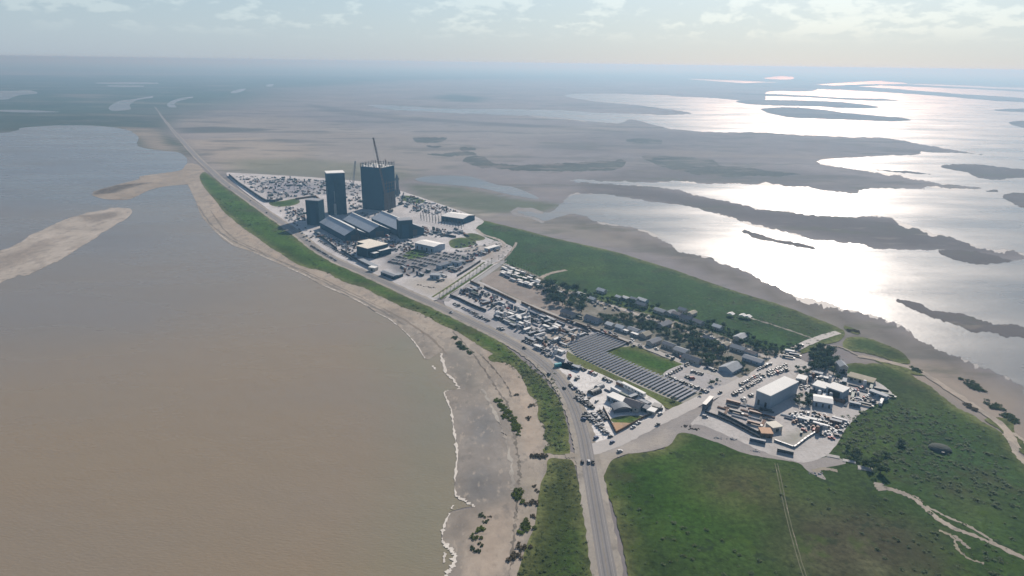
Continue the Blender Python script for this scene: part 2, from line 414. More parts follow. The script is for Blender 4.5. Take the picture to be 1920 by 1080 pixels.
LAG = [(1057, 180), (1120, 175.5), (1300, 182), (1425, 189), (1440, 172), (1520, 171), (1560, 160), (1720, 158), (1950, 166), (2700, 190), (2700, 1000), (1960, 752),
       (1920, 730), (1873, 704), (1825, 680), (1777, 661), (1720, 634), (1670, 606), (1627, 591), (1572, 577), (1540, 565), (1490, 555), (1457, 540), (1410, 515), (1360, 491), (1280, 470), (1250, 456), (1210, 436), (1145, 423), (1085, 403), (1060, 402), (1020, 415), (1008, 408), (972, 399), (970, 396), (1025, 401), (1055, 385), (1080, 367),
       (1160, 370), (1240, 382), (1340, 400), (1400, 420), (1460, 433), (1525, 446), (1605, 462), (1670, 467), (1780, 475), (1900, 486), (1985, 491),
       (1920, 477), (1840, 462), (1780, 447), (1720, 430), (1675, 415), (1660, 409), (1585, 407), (1510, 402), (1435, 392), (1370, 377), (1310, 365), (1240, 352), (1125, 344), (1070, 338),
       (1125, 341), (1240, 345), (1270, 342), (1360, 346), (1485, 350), (1540, 357), (1605, 362), (1610, 357), (1645, 352), (1730, 356), (1740, 353), (1838, 354),
       (1785, 346), (1720, 334), (1681, 327), (1637, 321), (1578, 313), (1530, 304), (1560, 298), (1640, 294), (1720, 290), (1738, 285), (1841, 290),
       (1800, 282), (1735, 272), (1675, 262), (1560, 255), (1410, 249), (1300, 245), (1240, 237), (1185, 224), (1160, 231), (1100, 226), (960, 216), (840, 211), (740, 206), (690, 197),
       (740, 198), (830, 204), (972, 205), (1040, 207), (1100, 210), (1240, 216), (1297, 212), (1200, 198), (1120, 190)]
M_wet = land('wet_mud', 0.004, 0.03, (0.8, 1.2), (0.9, 1.1), 0.62, 0.3)
sheet('wet_mud_margin', LAG, 0.08, M_wet, (0.11, 0.10, 0.098), (), jit=9, step=2.5)
sheet('lagoon_water', LAG, 0.15, M_lagoon, (1, 1, 1), (), jit=5.5, step=2.5)
for p in ([(779, 335), (810, 330), (876, 331), (929, 346), (966, 352), (1010, 372), (966, 367), (904, 353), (841, 346), (791, 341)],
          [(-200, 166), (0, 170), (52, 169), (70, 175), (35, 179), (17, 185), (0, 187), (-200, 190)],
          [(204, 201), (222, 190), (248, 186), (287, 180), (287, 183), (257, 188), (243, 198), (245, 205), (211, 208)],
          [(313, 195), (330, 186), (362, 181), (362, 183), (334, 190), (327, 196), (331, 201), (318, 201)],
          [(432, 173), (445, 168), (461, 166), (458, 170), (440, 175)],
          [(499, 159), (513, 158), (512, 162), (500, 163)],
          [(178, 155), (240, 154), (297, 155), (297, 157), (230, 158), (190, 157)],
          [(201, 160), (271, 160.5), (268, 163), (215, 163)],
          [(0, 206), (60, 207), (111, 210), (60, 211), (0, 209)],
          [(1433, 147), (1460, 143), (1489, 145), (1480, 149)], [(1290, 148), (1400, 152), (1504, 158), (1400, 156)],
          [(1518, 160), (1637, 152), (1660, 153), (1700, 157), (1600, 162)]):
    sheet('lagoon_water', p, 0.15, M_lagoon, (1, 1, 1), (), jit=.6, step=3)
# ---- mud banks standing out of the water
BANKS = [[(1427, 204), (1504, 202), (1584, 211), (1705, 224), (1667, 227), (1518, 223), (1465, 218)],
         [(1380, 190), (1430, 187), (1548, 190), (1607, 194), (1648, 201), (1600, 203), (1500, 199), (1420, 196)],
         [(1380, 176), (1433, 176), (1520, 180), (1680, 188), (1640, 189), (1540, 184), (1440, 180)],
         [(1380, 160), (1520, 166), (1700, 176), (1920, 192), (2200, 210), (2200, 200), (1920, 184), (1650, 165), (1450, 155)],
         [(1650, 160), (1800, 166), (1960, 174), (2200, 186), (2200, 180), (1900, 168), (1700, 158)],
         [(1767, 313), (1824, 308), (1920, 316), (2100, 325), (2100, 345), (1920, 336), (1874, 338), (1838, 334), (1800, 322)],
         [(1883, 368), (1920, 362), (2000, 370), (1990, 395), (1925, 392), (1900, 382)],
         [(1889, 230), (1920, 226), (1990, 230), (1980, 242), (1920, 240)], [(1859, 206), (1920, 203), (2050, 208), (1990, 212), (1900, 210)],
         [(1683, 563), (1729, 573), (1787, 588), (1840, 601), (1920, 611), (2050, 640), (2050, 670), (1920, 636), (1859, 625), (1796, 613), (1748, 594), (1700, 574)],
         [(1396, 434), (1450, 446), (1530, 464), (1500, 463), (1430, 448)], [(1847, 357), (1870, 356), (1872, 361), (1850, 361)],
         [(1760, 470), (1830, 474), (1900, 490), (1850, 497), (1800, 490)], [(1640, 318), (1690, 320), (1745, 327), (1700, 326)]]
for p in BANKS:
    sheet('mud_bank', p, 0.3, M_flat, (0.125, 0.112, 0.108), (), jit=4.5, step=2.5)
# ---- sand: the beach along the bay and the bars in it
GREY = (0.20, 0.195, 0.19); PINK = (0.45, 0.365, 0.29)
BZ = [(SHORE[:30] + [(x_ + 20 + 6 * math.sin(y_ * .09), y_ - 6) for x_, y_ in reversed(SHORE[:30])], (0.215, 0.195, 0.175), 9, .75),
      ([(856, 760), (900, 740), (935, 770), (965, 850), (965, 940), (900, 960), (862, 930), (860, 840)], (0.29, 0.262, 0.235), 14, .9),
      ([(880, 775), (905, 765), (930, 790), (928, 820), (900, 835), (882, 815)], GREY, 12, .95),
      ([(880, 890), (900, 880), (925, 895), (930, 925), (905, 945), (880, 925)], GREY, 12, .95),
      ([(832, 665), (850, 690), (868, 730), (900, 740), (890, 690), (860, 650)], (0.24, 0.225, 0.2), 10, .8),
      ([(840, 965), (885, 955), (890, 1000), (860, 1030), (838, 1010)], (0.27, 0.235, 0.20), 7, .9),
      ([(905, 960), (960, 950), (965, 1000), (950, 1060), (940, 1110), (870, 1110), (880, 1030)], PINK, 12, .9),
      ([(950, 650), (985, 720), (1005, 760), (1015, 820), (1020, 860), (985, 850), (975, 790), (940, 700), (890, 640)], PINK, 7, .9),
      ([(978, 900), (1000, 890), (1005, 920), (990, 980), (978, 960)], (0.40, 0.345, 0.27), 5, .7),
      ([(380, 350), (400, 400), (440, 440), (520, 485), (600, 520), (700, 565), (780, 600), (850, 640), (800, 600), (700, 555), (600, 512), (500, 465), (420, 400), (395, 365)], (0.43, 0.35, 0.275), 6, .8)]
INNER = [(373, 330), (381, 343), (402, 370), (422, 396), (453, 423), (488, 450), (527, 475), (570, 498), (613, 509), (646, 525), (695, 544), (737, 563), (790, 585), (830, 604), (860, 618), (888, 632), (912, 648), (932, 662), (955, 678), (980, 700), (996, 735), (1014, 752), (1014, 783), (1026, 800), (1030, 835), (1070, 848), (1100, 858), (1095, 870), (1075, 874), (1060, 880), (1040, 960), (1030, 1080), (1000, 1300), (960, 1500)]
sheet('beach', [(720, 1500), (770, 1300)] + SHORE[:-1] + [(352, 342), (366, 335)] + INNER, 0.3, M_beach, SAND, BZ, jit=1.3, step=4, grid=9)
sheet('sand_bar', [(356, 345), (315, 349), (283, 356), (251, 371), (239, 375), (198, 374), (172, 366), (175, 359), (219, 347), (262, 336), (262, 331), (315, 324), (341, 319), (351, 307), (372, 310), (385, 326), (378, 338)], 0.33, M_beach, (0.37, 0.315, 0.255),
      [([(172, 366), (180, 357), (219, 347), (285, 342), (240, 353), (215, 362)], (0.12, 0.105, 0.09), 9, .95)], jit=1.0, step=4, grid=10)
sheet('sand_bar', [(-260, 540), (0, 470), (60, 440), (120, 412), (180, 395), (235, 390), (248, 397), (235, 412), (190, 440), (140, 470), (100, 492), (50, 513), (0, 530), (-260, 660)], 0.3, M_beach, (0.47, 0.42, 0.365),
      [([(150, 405), (225, 396), (215, 408), (170, 420)], (0.22, 0.19, 0.165), 8, .7), ([(-100, 510), (0, 480), (70, 455), (120, 440), (60, 485), (0, 510), (-100, 560)], (0.29, 0.25, 0.215), 14, .7)], jit=3.6, step=2.5, grid=9)
# ---- surf along the shore
def foam(px, w, z=0.42):
    return ribbon('surf_line', px, lambda t: w * 1.15 * (0.30 + 0.70 * math.sin(math.pi * min(max(t, .04), .96)) * (0.6 + 0.4 * math.sin(t * 47 + px[0][0]))), z, M_foam, (1, 1, 1), wob=w * .22, k=9)
foam([(838, 1090)] + SHORE[0:5], 3.2); foam([(829, 1017), (831, 992), (843, 963)], 2.0); foam([(890, 951), (873, 941), (854, 930)], 2.6); foam(SHORE[10:19], 1.8); foam([(860, 730), (851, 714), (836, 698), (828, 663)], 3.4)
foam([(797, 673), (783, 650), (770, 633), (753, 617)], 1.5); foam([(744, 610), (729, 598), (704, 586)], 1.4); foam([(690, 575), (672, 565), (655, 557)], 1.6); foam([(640, 551), (620, 541), (604, 535)], 1.8); foam([(585, 523), (560, 511), (540, 502)], 2.0); foam([(520, 493), (500, 484), (476, 474)], 1.6); foam([(440, 461), (420, 446), (403, 433)], 1.4)
foam([(812, 686), (816, 694)], 2.5); foam([(834, 1036), (832, 1056)], 1.6); foam([(846, 955), (850, 948)], 1.6)
# ---- grass
STRIP = [(373, 330), (377, 343), (399, 370), (418, 396), (449, 423), (484, 450), (523, 475), (566, 499), (609, 510), (640, 526), (690, 545), (733, 565), (788, 588), (823, 606), (853, 622), (883, 637), (907, 653), (925, 664), (917, 671), (923, 678), (950, 683), (973, 703), (990, 737), (1008, 753), (1007, 783), (1020, 800), (1022, 823), (1036, 833), (1022, 846), (1062, 852), (1067, 840), (1063, 807), (1053, 767), (1037, 733), (1013, 703), (977, 673), (947, 647), (910, 625), (860, 601), (810, 578), (760, 556), (729, 540), (671, 512), (624, 491), (586, 472), (554, 446), (525, 423), (494, 400), (457, 375), (422, 350), (395, 329), (383, 322)]
LUSH = (0.062, 0.105, 0.026); DULL = (0.052, 0.075, 0.03); OLIVE = (0.085, 0.085, 0.045)
SZ = [([(380, 328), (500, 400), (620, 490), (740, 545), (730, 558), (600, 500), (480, 430), (400, 365)], (0.075, 0.125, 0.03), 14, .9),
      ([(900, 632), (960, 660), (955, 672), (905, 650)], (0.075, 0.125, 0.03), 8, .8),
      ([(376, 345), (420, 398), (520, 475), (600, 508), (580, 500), (510, 460), (430, 400)], (0.055, 0.06, 0.03), 8, .8),
      ([(690, 545), (800, 592), (900, 645), (860, 618), (760, 570)], (0.05, 0.06, 0.032), 6, .7)]
sheet('grass_verge', STRIP, 0.45, M_grass, (0.055, 0.09, 0.028), SZ, jit=2.6, step=2.5, grid=10)
sheet('grass_verge', [(1028, 862), (1055, 861), (1075, 866), (1086, 905), (1098, 960), (1106, 1020), (1113, 1080), (1140, 1300), (1180, 1600), (860, 1600), (930, 1200), (972, 1070), (988, 1020), (1003, 985), (1010, 930), (1014, 905), (1024, 885)], 0.45, M_grass, (0.058, 0.066, 0.034),
      [([(1070, 980), (1100, 960), (1112, 1080), (1040, 1090), (1050, 1050)], (0.045, 0.08, 0.026), 12, .9)], jit=1.2, step=4, grid=9)
EASTB = [(1536, 690), (1572, 684), (1608, 681), (1657, 683), (1690, 688), (1724, 714), (1748, 728), (1772, 748), (1796, 767), (1825, 781), (1849, 796), (1883, 815), (1897, 834), (1904, 850), (1925, 872)]
MZ = [([(1130, 880), (1260, 838), (1300, 830), (1400, 860), (1440, 900), (1400, 980), (1300, 1010), (1200, 960), (1150, 940)], (0.052, 0.098, 0.02), 40, .9),
      ([(1310, 870), (1400, 865), (1470, 890), (1480, 950), (1380, 960), (1300, 920)], (0.105, 0.085, 0.058), 28, .9),
      ([(1500, 960), (1600, 950), (1720, 985), (1760, 1090), (1560, 1120), (1470, 1040)], (0.105, 0.078, 0.075), 28, .9),
      ([(1600, 1000), (1625, 1004), (1622, 1022), (1608, 1020)], (0.26, 0.22, 0.19), 5, .8), ([(1632, 992), (1650, 988), (1656, 1000), (1640, 1000)], (0.27, 0.23, 0.2), 3, .8),
      ([(1620, 1068), (1655, 1062), (1675, 1090), (1630, 1090)], (0.30, 0.25, 0.21), 4, .8), ([(1695, 1020), (1712, 1030), (1735, 1075), (1725, 1075)], (0.20, 0.18, 0.14), 5, .6),
      ([(1560, 860), (1620, 850), (1700, 900), (1650, 960), (1560, 920), (1500, 900)], (0.058, 0.072, 0.036), 20, .7),
      ([(1580, 800), (1680, 780), (1720, 830), (1650, 880), (1570, 850)], (0.082, 0.105, 0.036), 18, .75),
      ([(1700, 780), (1900, 850), (1930, 1000), (1760, 960), (1700, 880)], (0.05, 0.085, 0.045), 40, .7),
      ([(1760, 920), (1850, 900), (1890, 960), (1800, 980)], (0.092, 0.092, 0.056), 25, .7),
      ([(1650, 700), (1740, 735), (1760, 770), (1690, 770), (1640, 730)], (0.065, 0.075, 0.045), 14, .8)]
sheet('meadow', [(1260, 1600), (1190, 1150), (1178, 1080), (1160, 1000), (1143, 930), (1131, 888), (1145, 862), (1175, 851), (1215, 845), (1250, 836), (1275, 815), (1340, 790), (1440, 740), (1500, 690)] + EASTB + [(2050, 960), (2500, 1250), (2600, 1600)], 0.45, M_grass, (0.056, 0.080, 0.032), MZ, jit=3.0, step=3.5, grid=12)
sheet('meadow', [(903, 414), (960, 427), (1050, 449), (1150, 472), (1250, 502), (1350, 537), (1450, 567), (1530, 597), (1582, 620), (1575, 640), (1540, 650), (1500, 664), (1400, 655), (1280, 615), (1150, 575), (1050, 545), (960, 510), (925, 492), (905, 465), (870, 450), (845, 425), (880, 416)], 0.45, M_grass, (0.050, 0.082, 0.040),
      [([(1040, 500), (1100, 488), (1150, 500), (1120, 520), (1050, 515)], (0.075, 0.105, 0.04), 25, .8), ([(1120, 545), (1240, 575), (1300, 600), (1260, 605), (1140, 565)], (0.09, 0.115, 0.035), 8, .7),
       ([(1480, 580), (1560, 615), (1540, 640), (1440, 600)], (0.075, 0.08, 0.048), 18, .7)], jit=1.4, step=5, grid=14)
for p in ([(1584, 634), (1620, 633), (1680, 655), (1706, 678), (1690, 682), (1650, 670), (1610, 662), (1580, 656)], [(1846, 788), (1878, 784), (1900, 795), (1905, 815), (1940, 845), (2000, 900), (1960, 880), (1915, 850), (1880, 812)],
          [(1640, 676), (1700, 690), (1740, 705), (1700, 700)], [(1584, 612), (1612, 622), (1608, 628), (1586, 620)]):
    sheet('meadow', p, 0.48, M_grass, (0.055, 0.075, 0.04), (), jit=1.4, step=2.5, grid=10)
# far mangrove belts on the flats
for p in ([(776, 258), (837, 257), (830, 266), (782, 268)], [(800, 289), (840, 287), (880, 284), (892, 290), (840, 293)], [(870, 302), (880, 294), (905, 294), (930, 306), (1000, 308), (1080, 306), (1165, 302), (1150, 318), (1080, 321), (1000, 320), (930, 316), (900, 314)],
          [(1205, 296), (1240, 293), (1330, 300), (1360, 312), (1440, 318), (1500, 328), (1420, 333), (1320, 328), (1250, 315)], [(865, 278), (890, 277), (892, 281), (868, 282)], [(1175, 261), (1240, 262), (1240, 271), (1180, 268)], [(800, 273), (830, 274), (815, 277)]):
    sheet('mangrove_belt', p, 0.4, M_mang, (0.082, 0.085, 0.072), (), jit=6, step=2.0)
# ------------------------------------------------------------------ built ground: yards, lots, roads
PALE = (0.46, 0.445, 0.43); DIRT = (0.30, 0.265, 0.23)
sheet('gravel_yard', [(424, 326), (450, 325), (540, 330), (640, 337), (700, 344), (760, 361), (820, 381), (880, 402), (908, 416), (893, 428), (912, 445), (962, 464), (945, 486), (925, 500), (822, 562), (760, 541), (690, 512), (620, 483), (585, 459), (555, 433), (500, 391), (450, 353)], 0.5, M_lot, (0.53, 0.51, 0.50),
      [([(470, 340), (540, 336), (690, 348), (690, 366), (600, 364), (540, 372), (505, 372)], (0.33, 0.322, 0.33), 18, .9), ([(560, 380), (650, 392), (740, 395), (800, 430), (760, 470), (690, 465), (600, 430)], (0.36, 0.35, 0.35), 25, .6), ([(715, 480), (780, 470), (880, 478), (890, 495), (820, 520), (740, 515)], (0.17, 0.17, 0.18), 8, .9),
       ([(430, 328), (480, 365), (530, 405), (520, 408), (460, 365), (420, 335)], (0.60, 0.58, 0.57), 8, .9), ([(500, 345), (560, 340), (600, 352), (560, 365), (510, 362)], (0.27, 0.27, 0.31), 20, .8),
       ([(760, 525), (860, 520), (850, 545), (815, 556), (770, 540)], (0.42, 0.38, 0.33), 6, .9), ([(870, 470), (935, 455), (960, 466), (930, 490), (890, 480)], (0.34, 0.30, 0.27), 8, .8)], jit=.8, step=5, grid=14)
sheet('gravel_yard', [(832, 566), (886, 531), (905, 531), (1065, 612), (1125, 625), (1070, 652), (1062, 672), (1080, 692), (1050, 690), (1000, 660), (940, 627), (880, 600)], 0.5, M_lot, (0.48, 0.46, 0.45),
      [([(880, 575), (960, 608), (1000, 640), (1040, 670), (1030, 680), (960, 640), (870, 595)], (0.30, 0.295, 0.30), 6, .9), ([(855, 545), (890, 545), (930, 565), (920, 580), (870, 560)], (0.50, 0.48, 0.46), 5, .8),
       ([(1020, 620), (1080, 615), (1110, 628), (1060, 655), (1020, 645)], (0.42, 0.365, 0.30), 6, .9)], jit=.6, step=5, grid=8)
for p_, c_ in (([(505, 380), (530, 377), (556, 372), (562, 380), (545, 386), (515, 387)], (0.062, 0.095, 0.03)), ([(756, 478), (775, 468), (800, 471), (806, 477), (790, 483), (762, 486)], (0.075, 0.13, 0.028)),
               ([(752, 368), (772, 368), (800, 378), (780, 382), (755, 376)], (0.07, 0.10, 0.04)), ([(842, 452), (868, 446), (892, 452), (885, 462), (850, 466)], (0.06, 0.085, 0.035)), ([(870, 440), (890, 438), (910, 447), (895, 452), (875, 447)], (0.075, 0.09, 0.04))):
    sheet('lawn', p_, 0.53, M_grass, c_, (), jit=.8, step=3, grid=8)
sheet('parking_lot', [(1047, 684), (1092, 690), (1150, 713), (1247, 768), (1160, 816), (1118, 838), (1102, 838), (1090, 790), (1070, 742)], 0.5, M_lot, (0.72, 0.69, 0.65), (), jit=.4, step=6, grid=12)
sheet('grass_verge', [(1062, 672), (1075, 650), (1128, 624), (1188, 648), (1322, 708), (1345, 722), (1283, 766), (1245, 764), (1150, 712), (1090, 690)], 0.47, M_grass, (0.15, 0.145, 0.085), [([(1140, 705), (1280, 764), (1240, 764), (1150, 715)], (0.115, 0.13, 0.05), 4, .8)], jit=.5, step=5, grid=8)
sheet('gravel_yard', [(1060, 649), (1121, 625), (1183, 648), (1140, 664), (1316, 738), (1275, 755), (1082, 670)], 0.507, M_lot, (0.36, 0.345, 0.30), (), jit=.3, step=6, grid=10)
sheet('lawn', [(1141, 663), (1181, 651), (1240, 670), (1280, 685), (1241, 703)], 0.52, M_grass, (0.052, 0.095, 0.028), [([(1225, 675), (1275, 685), (1240, 702), (1215, 690)], (0.06, 0.125, 0.022), 6, .8)], jit=.5, step=5, grid=8)
sheet('parking_lot', [(1243, 703), (1284, 684), (1330, 690), (1388, 712), (1350, 728), (1322, 740), (1280, 722)], 0.53, M_lot, (0.43, 0.41, 0.40), (), jit=.4, step=6, grid=10)
sheet('dirt_patch', [(1112, 842), (1180, 822), (1250, 788), (1300, 765), (1322, 772), (1330, 798), (1420, 835), (1480, 852), (1510, 865), (1560, 858), (1585, 870), (1540, 880), (1548, 900), (1515, 885), (1490, 868), (1400, 852), (1335, 828), (1277, 813), (1252, 838), (1180, 852)], 0.5, M_lot, (0.31, 0.285, 0.265),
      [([(1120, 845), (1200, 828), (1250, 810), (1255, 835), (1180, 850)], (0.45, 0.40, 0.34), 6, .8), ([(1280, 790), (1340, 805), (1480, 855), (1420, 850), (1300, 815)], (0.245, 0.225, 0.22), 6, .7)], jit=1.0, step=4, grid=8)
sheet('gravel_yard', [(1296, 796), (1345, 748), (1402, 712), (1440, 690), (1474, 668), (1535, 688), (1560, 692), (1635, 714), (1676, 742), (1640, 762), (1596, 792), (1568, 836), (1545, 858), (1500, 868), (1440, 850), (1400, 832), (1315, 795)], 0.53, M_lot, (0.50, 0.47, 0.44),
      [([(1350, 760), (1420, 745), (1460, 790), (1420, 805), (1360, 785)], (0.47, 0.425, 0.395), 6, .8), ([(1500, 700), (1580, 720), (1620, 750), (1560, 770), (1490, 740)], (0.40, 0.36, 0.335), 8, .8), ([(1455, 826), (1492, 838), (1530, 812), (1500, 805)], (0.31, 0.30, 0.25), 4, .9)], jit=2.6, step=5, grid=8)
sheet('dirt_patch', [(1100, 858), (1112, 840), (1150, 838), (1182, 848), (1148, 864), (1134, 890), (1124, 905), (1110, 884)], 0.49, M_lot, (0.36, 0.32, 0.27), (), jit=.6, step=4, grid=6)
sheet('dirt_field', [(903, 527), (940, 509), (1000, 533), (1045, 555), (1078, 588), (1058, 595), (1000, 572), (940, 545)], 0.495, M_lot, (0.29, 0.245, 0.21), [([(960, 535), (1030, 560), (1010, 570), (960, 548)], (0.22, 0.19, 0.17), 6, .7)], jit=.8, step=4, grid=9)
sheet('village_ground', [(898, 529), (932, 500), (975, 503), (1060, 541), (1150, 572), (1300, 612), (1420, 652), (1502, 662), (1450, 692), (1390, 712), (1300, 680), (1120, 622), (1060, 598)], 0.48, M_lot, (0.185, 0.172, 0.135),
      [([(905, 525), (940, 508), (1000, 533), (1060, 563), (1080, 590), (1040, 590), (960, 555)], (0.26, 0.225, 0.195), 6, .95), ([(1120, 545), (1260, 575), (1250, 590), (1130, 560)], (0.13, 0.15, 0.05), 5, .7), ([(1380, 595), (1430, 610), (1460, 640), (1400, 620)], (0.22, 0.19, 0.165), 6, .8),
       ([(1120, 590), (1240, 610), (1330, 640), (1320, 665), (1200, 625)], (0.05, 0.065, 0.04), 6, .8), ([(1100, 605), (1180, 625), (1300, 675), (1300, 682), (1120, 622)], (0.24, 0.225, 0.2), 3, .6)], jit=.8, step=5, grid=9)
ASPH = (0.215, 0.20, 0.19); CONC = (0.44, 0.41, 0.38)
HWY = [(1190, 1300), (1160, 1180), (1140, 1080), (1120, 965), (1107, 890), (1101, 855), (1093, 815), (1079, 770), (1062, 735), (1040, 704), (1010, 676), (975, 652), (930, 627), (880, 603), (830, 579), (780, 557), (730, 534), (680, 511), (630, 489), (590, 465), (560, 441), (530, 419), (495, 395), (455, 367), (420, 342), (395, 319), (370, 296), (345, 268), (322, 242), (303, 218), (290, 200)]
ribbon('road_shoulder', HWY, lambda t: 19.0 if t < .9 else 19 - 150 * (t - .9), 0.56, M_beach, (0.38, 0.34, 0.29), wob=.5, k=10)
hwy = ribbon('road', HWY, lambda t: 10.6 if t < .9 else 10.6 - 70 * (t - .9), 0.62, M_road, ASPH, k=10)
M_paint = plain('worn_road_paint', (0.30, 0.29, 0.27), 0.8, 0.2, var=.2)
M_paint_y = plain('worn_yellow_paint', (0.25, 0.215, 0.15), 0.8, 0.2, var=.2)
ribbon('edge_line', HWY[:18], 0.22, 0.645, M_paint, (1, 1, 1), off=3.75, k=10, parent=hwy)
ribbon('edge_line', HWY[:18], 0.22, 0.645, M_paint, (1, 1, 1), off=-3.75, k=10, parent=hwy)
ribbon('centre_line', HWY[:18], 0.3, 0.645, M_paint_y, (1, 1, 1), k=10, parent=hwy)
ribbon('wheel_track', HWY[:18], 0.9, 0.632, M_road, (0.15, 0.148, 0.15), off=1.9, k=10, parent=hwy)
ribbon('wheel_track', HWY[:18], 0.9, 0.632, M_road, (0.15, 0.148, 0.15), off=-1.9, k=10, parent=hwy)
LBJ = [(1098, 846), (1130, 838), (1165, 824), (1230, 791), (1300, 758), (1370, 726), (1415, 705), (1445, 684), (1478, 662), (1520, 641), (1556, 628), (1572, 624)]
ribbon('road', LBJ, lambda t: 15 - 6 * t, 0.6, M_road, CONC, wob=.35, k=8)
STA = [(888, 529), (930, 548), (980, 568), (1030, 588), (1070, 603), (1130, 624), (1200, 649), (1260, 672), (1310, 692), (1360, 708), (1392, 716)]
ribbon('road', STA, 8.0, 0.58, M_road, (0.36, 0.335, 0.30), wob=.3)
STB = [(945, 495), (1000, 521), (1045, 541), (1100, 560), (1150, 575), (1200, 592), (1260, 612), (1320, 632), (1380, 652), (1430, 668), (1462, 676)]
ribbon('road', STB, 7.0, 0.58, M_road, (0.37, 0.33, 0.29), wob=.3)
ribbon('road', [(826, 564), (860, 542), (895, 519), (925, 498), (938, 488)], 8.0, 0.6, M_road, (0.30, 0.29, 0.285), off=-7)
ribbon('road', [(812, 560), (846, 538), (880, 516), (910, 495), (922, 486)], 7.0, 0.606, M_road, (0.33, 0.32, 0.31), off=-5)
ribbon('planted_median', [(824, 561), (858, 539), (893, 516), (922, 496)], 4.0, 0.66, M_grass, (0.13, 0.14, 0.06), off=-1)
ribbon('planted_median', [(812, 558), (846, 536), (880, 513), (910, 492)], 3.0, 0.66, M_grass, (0.19, 0.18, 0.085), off=1)
TZ = 0.52
for p, w, c in (([(905, 488), (918, 478), (935, 466), (945, 458), (930, 448), (905, 440), (893, 430)], 7, (0.42, 0.37, 0.32)), ([(925, 495), (945, 486), (965, 462), (968, 455)], 4, (0.38, 0.33, 0.28)), ([(870, 470), (900, 462), (935, 466)], 6, (0.40, 0.36, 0.31)),
                ([(1004, 528), (1022, 517), (1040, 511), (1062, 507)], 7, (0.40, 0.34, 0.28)), ([(1403, 596), (1440, 607), (1480, 620), (1520, 634), (1532, 638)], 3.0, (0.30, 0.28, 0.235)),
                ([(1545, 654), (1552, 650), (1570, 650), (1590, 657), (1612, 668), (1650, 675)], 2.6, (0.38, 0.33, 0.27)), ([(1608, 668), (1660, 678), (1720, 695), (1770, 725), (1830, 765), (1880, 800), (1905, 840)], 7, (0.44, 0.37, 0.30)),
                ([(1645, 911), (1668, 918), (1692, 926), (1716, 938), (1735, 955), (1760, 975), (1790, 992), (1825, 1005), (1870, 1024), (1925, 1050), (2000, 1085)], lambda t: 3.2 + 1.6 * math.sin(t * 9) ** 2, (0.40, 0.345, 0.285)),
                ([(1692, 926), (1715, 932), (1728, 942)], 1.6, (0.36, 0.31, 0.25)), ([(1736, 950), (1770, 968), (1810, 985), (1850, 1008), (1866, 1022)], 2.2, (0.36, 0.32, 0.26)), ([(1760, 995), (1785, 1008), (1795, 1030), (1815, 1048), (1845, 1058)], 1.7, (0.34, 0.30, 0.22)), ([(1788, 1005), (1800, 1015), (1818, 1030)], 2.6, (0.38, 0.33, 0.26)),
                ([(1646, 906), (1651, 917), (1655, 921)], 6.5, (0.42, 0.37, 0.31)),
                ([(1885, 815), (1898, 832), (1905, 850), (1925, 872), (1950, 895)], 5, (0.42, 0.36, 0.29)), ([(1897, 812), (1915, 824), (1935, 842)], 3, (0.42, 0.36, 0.29)),
                ([(1060, 856), (1078, 856), (1100, 858)], 6, (0.36, 0.315, 0.26)), ([(1525, 885), (1545, 880), (1570, 884)], 4, (0.33, 0.29, 0.23))):
    TZ += .003; ribbon("dirt_track", p, w, TZ, M_beach, c, wob=.5)
for off in (-.95, .95):
    ribbon('wheel_rut', [(1455, 870), (1462, 900), (1470, 940), (1478, 975), (1490, 1020), (1505, 1070), (1520, 1110)], 0.55, 0.55, M_beach, (0.17, 0.17, 0.11), off=off, wob=.08)
ribbon('tide_line', [(945, 745), (955, 770), (962, 800), (968, 835), (973, 870), (974, 905), (968, 945), (966, 985), (962, 1030), (952, 1090)], 1.6, 0.389, M_beach, (0.20, 0.175, 0.145), wob=.8, k=12)
ribbon('tide_line', [(850, 622), (880, 655), (905, 690), (925, 720), (945, 750)], 1.4, 0.393, M_beach, (0.21, 0.18, 0.15), wob=.7, k=10)
ribbon('tide_line', [(900, 665), (925, 690), (945, 715), (960, 745)], 1.4, 0.397, M_beach, (0.17, 0.145, 0.12), wob=.6, k=10)
ribbon('tide_line', [(395, 395), (430, 440), (500, 478), (580, 512), (660, 550), (740, 590), (800, 628), (838, 665)], 1.8, 0.401, M_beach, (0.27, 0.225, 0.185), wob=.8, k=9)
ribbon('tide_line', [(905, 730), (935, 790), (955, 850), (962, 920)], 2.2, 0.405, M_beach, (0.45, 0.41, 0.355), wob=.9, k=12)
ribbon('tide_line', [(370, 385), (400, 425), (450, 458), (530, 492), (600, 526), (700, 575), (760, 610)], 2.2, 0.409, M_beach, (0.235, 0.21, 0.185), wob=.9, k=9)

# ------------------------------------------------------------------ building kit
M_clad = plain('blue_grey_cladding', (0.018, 0.062, 0.10), 0.8, 0.1, var=.08, scale=.05)
M_clad2 = plain('dark_cladding', (0.014, 0.048, 0.072), 0.8, 0.1, var=.08, scale=.05)
M_white = plain('white_metal_roof', (0.80, 0.78, 0.73), 0.85, 0.15, var=.06, scale=.08)
M_cream = plain('cream_roof', (0.74, 0.69, 0.58), 0.85, 0.15, var=.06, scale=.1)
M_tent = plain('tent_fabric', (0.46, 0.50, 0.54), 0.7, 0.3, var=.06, scale=.05)
M_steel = plain('weathered_steel', (0.115, 0.09, 0.08), 0.85, 0.1, var=.2)
M_dark = plain('dark_painted_metal', (0.035, 0.04, 0.045), 0.5, 0.4)
M_grey = plain('grey_painted_metal', (0.22, 0.23, 0.24), 0.5, 0.4)
M_rocket = plain('stainless_skin', (0.10, 0.11, 0.125), 0.4, 0.5, metal=.3, var=.06)
M_wallw = plain('pale_blue_wall', (0.30, 0.36, 0.42), 0.7, 0.3, var=.08)
